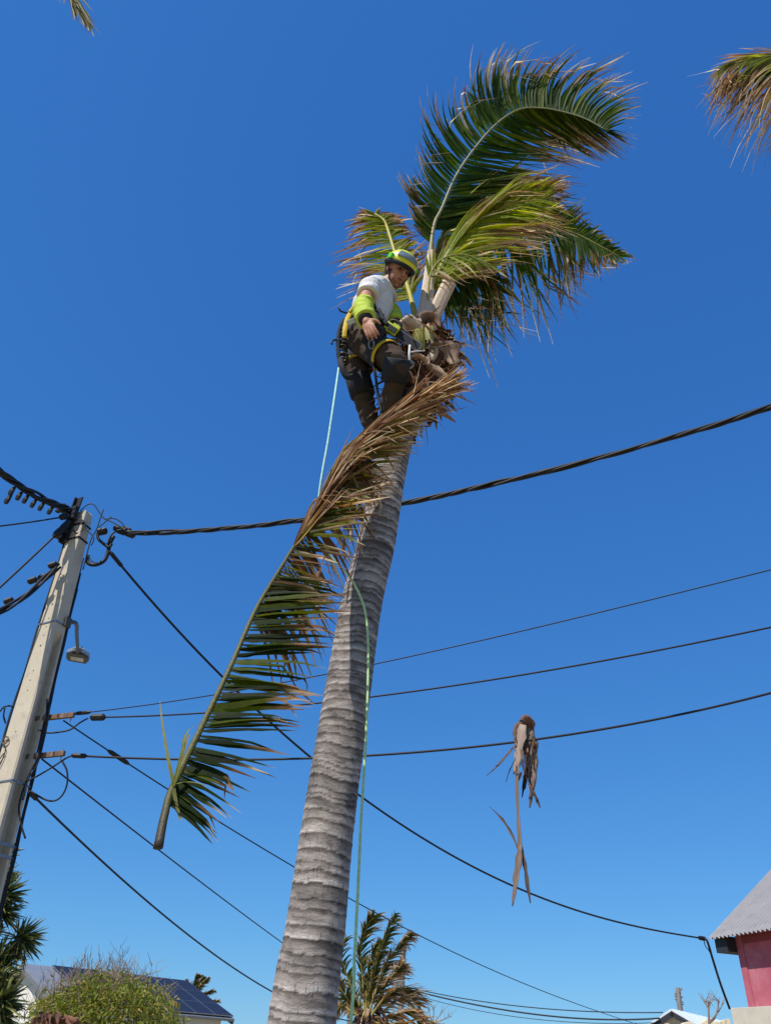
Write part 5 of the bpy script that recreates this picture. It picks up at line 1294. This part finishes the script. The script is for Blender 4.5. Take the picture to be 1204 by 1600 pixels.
run_cable('tool_hook', [at(540,538,3.5), at(530,533,3.48), at(522,531,3.46), at(518,535,3.45), at(519,538,3.45)], .007, hrn, 12)
b = MB(); p = at(548,503,3.42); b.box(p, (C_R*.9+C_U*.4).normalized(), C_F, (C_U*.9-C_R*.4).normalized(), .028,.012,.018,.006); b.build('pouch', M['shirt'], hrn)
b = MB(); p = at(583,524,3.36); b.box(p, (C_R*.9-C_U*.4).normalized(), C_F, (C_U*.9+C_R*.4).normalized(), .06,.03,.075,.02); b.build('tool_pouch', M['black_cloth'], hrn)
for px, py in ((581,500),(585,512),(580,538),(586,496)):
    p = at(px, py, 3.34); b = MB(); b.tube([p + (C_R*cos(t)*.6+C_U*sin(t))*.028 for t in np.linspace(0, 2*pi, 14)], .0055, 6, caps=False); b.build('carabiner', M['steel'], hrn, smooth=True)

# ---------------------------------------------------------------- chainsaw hanging at his front
p0 = at(611, 515, 3.44); sx = (at(662, 549, 3.36) - at(622, 523, 3.36)).normalized(); sn_ = -C_F; sz = sn_.cross(sx).normalized()
if sz.dot(C_U) < 0: sz = -sz
saw = thing('chainsaw', p0, 'small yellow and black chainsaw hanging in front of the climber', 'chainsaw')
b = MB(); b.box(p0, sx, sn_, sz, .055,.04,.032,.012); b.box(p0 + sx*.02 + sz*.028, sx, sn_, sz, .03,.03,.016,.008); b.build('housing', M['saw_yellow'], saw)
b = MB(); b.box(p0 + sx*.01 + sn_*.041, sx, sn_, sz, .035,.006,.018,.003); b.build('side_cover', M['black_plastic'], saw)
b = MB(); limb(b, [p0 - sx*.05 + sz*.02, p0 - sx*.03 + sz*.06, p0 + sx*.03 + sz*.065, p0 + sx*.055 + sz*.03], [.009,.010,.010,.009]); b.build('top_handle', M['black_plastic'], saw, smooth=True)
b = MB(); limb(b, [p0 - sx*.07, p0 - sx*.12 + sz*.03, p0 - sx*.12 + sz*.05], [.018,.015,.013]); b.build('rear_handle', M['black_plastic'], saw, smooth=True)
b = MB(); L_ = .20; prof = [(0,-.026),(L_*.9,-.024),(L_*.97,-.02),(L_,0),(L_*.97,.02),(L_*.9,.024),(0,.026)]
q0 = p0 + sx*.05 + sn_*.01; vs = [q0 + sx*x + sz*z + sn_*t for t in (-.003,.003) for x, z in prof]; n = len(prof)
b.add(vs, [tuple(range(n-1,-1,-1)), tuple(range(n, 2*n))] + [(k, (k+1)%n, n+(k+1)%n, n+k) for k in range(n)]); bar = b.build('guide_bar', M['black_plastic'], saw)
b = MB(); ch = [q0 + sx*x*1.01 + sz*z*1.10 for x, z in prof]
b.tube(ch, .0035, 6); b.build('chain', M['bar_steel'], bar)
# white lanyard with metal buckle round the trunk
lan = thing('lanyard', at(639,570,3.46), 'short white lanyard with metal clips between climber and palm crown', 'lanyard')
M['white_rope'] = mat('white_webbing', hx('d8d5cf'), rough=.7, var=.1)
run_cable('strap', [at(640,540,3.42), at(639,553,3.41), at(640,568,3.43)], .008, lan, 14, 8, 'white_rope')
run_cable('strap', [at(639,551,3.41), at(650,549,3.42), at(663,548,3.46)], .005, lan, 14, 8, 'white_rope')
b = MB(); p = at(637,570,3.42); b.tube([p + (C_R*cos(t)+C_U*sin(t)*.7)*.032 for t in np.linspace(0, 2*pi, 16)], .009, 6, caps=False); b.build('clip', M['bar_steel'], lan, smooth=True)
run_cable('tail', [at(634,575,3.43), at(633,588,3.44), at(632,600,3.46)], .005, lan, 12, 6, 'bar_steel')

# ---------------------------------------------------------------- climbing rope
M['rope'] = mat('mint_rope', attr=True, rough=.8, var=.3, scale=90)
R1_ = [at(529,575,3.52), at(521,630,3.42), at(512,690,3.40), at(504,735,3.40), at(498,778,3.42)]
R2_ = [at(500,800,3.44), at(504,830,3.46), at(512,862,3.50), at(530,884,3.53), at(547,903,3.555)]
R3_ = [at(562,930,3.575), at(571,960,3.58), at(575,1010,3.58), at(574,1090,3.56), at(570,1180,3.53), at(564,1280,3.49), at(559,1390,3.44), at(554,1490,3.40), at(548,1600,3.36)]
e = R3_[-1]; R4_ = [V((e.x-.03, e.y-.04, 1.0)), V((e.x-.06, e.y-.1, .35)), V((e.x-.1, e.y-.15, .02)), V((e.x+.2, e.y-.4, .012)), V((e.x+.5, e.y-.2, .012))]
b = MB(); b.tube(spline(R1_+R2_+R3_+R4_, 260), .0062, 8, cols=[mixc(hx('b4dfd2'), hx('b9d89a'), (i-60)/60) for i in range(260)])
tag(b.build('climbing_rope', M['rope'], smooth=True), 'mint green climbing rope running from the harness across the trunk to the ground', 'rope')
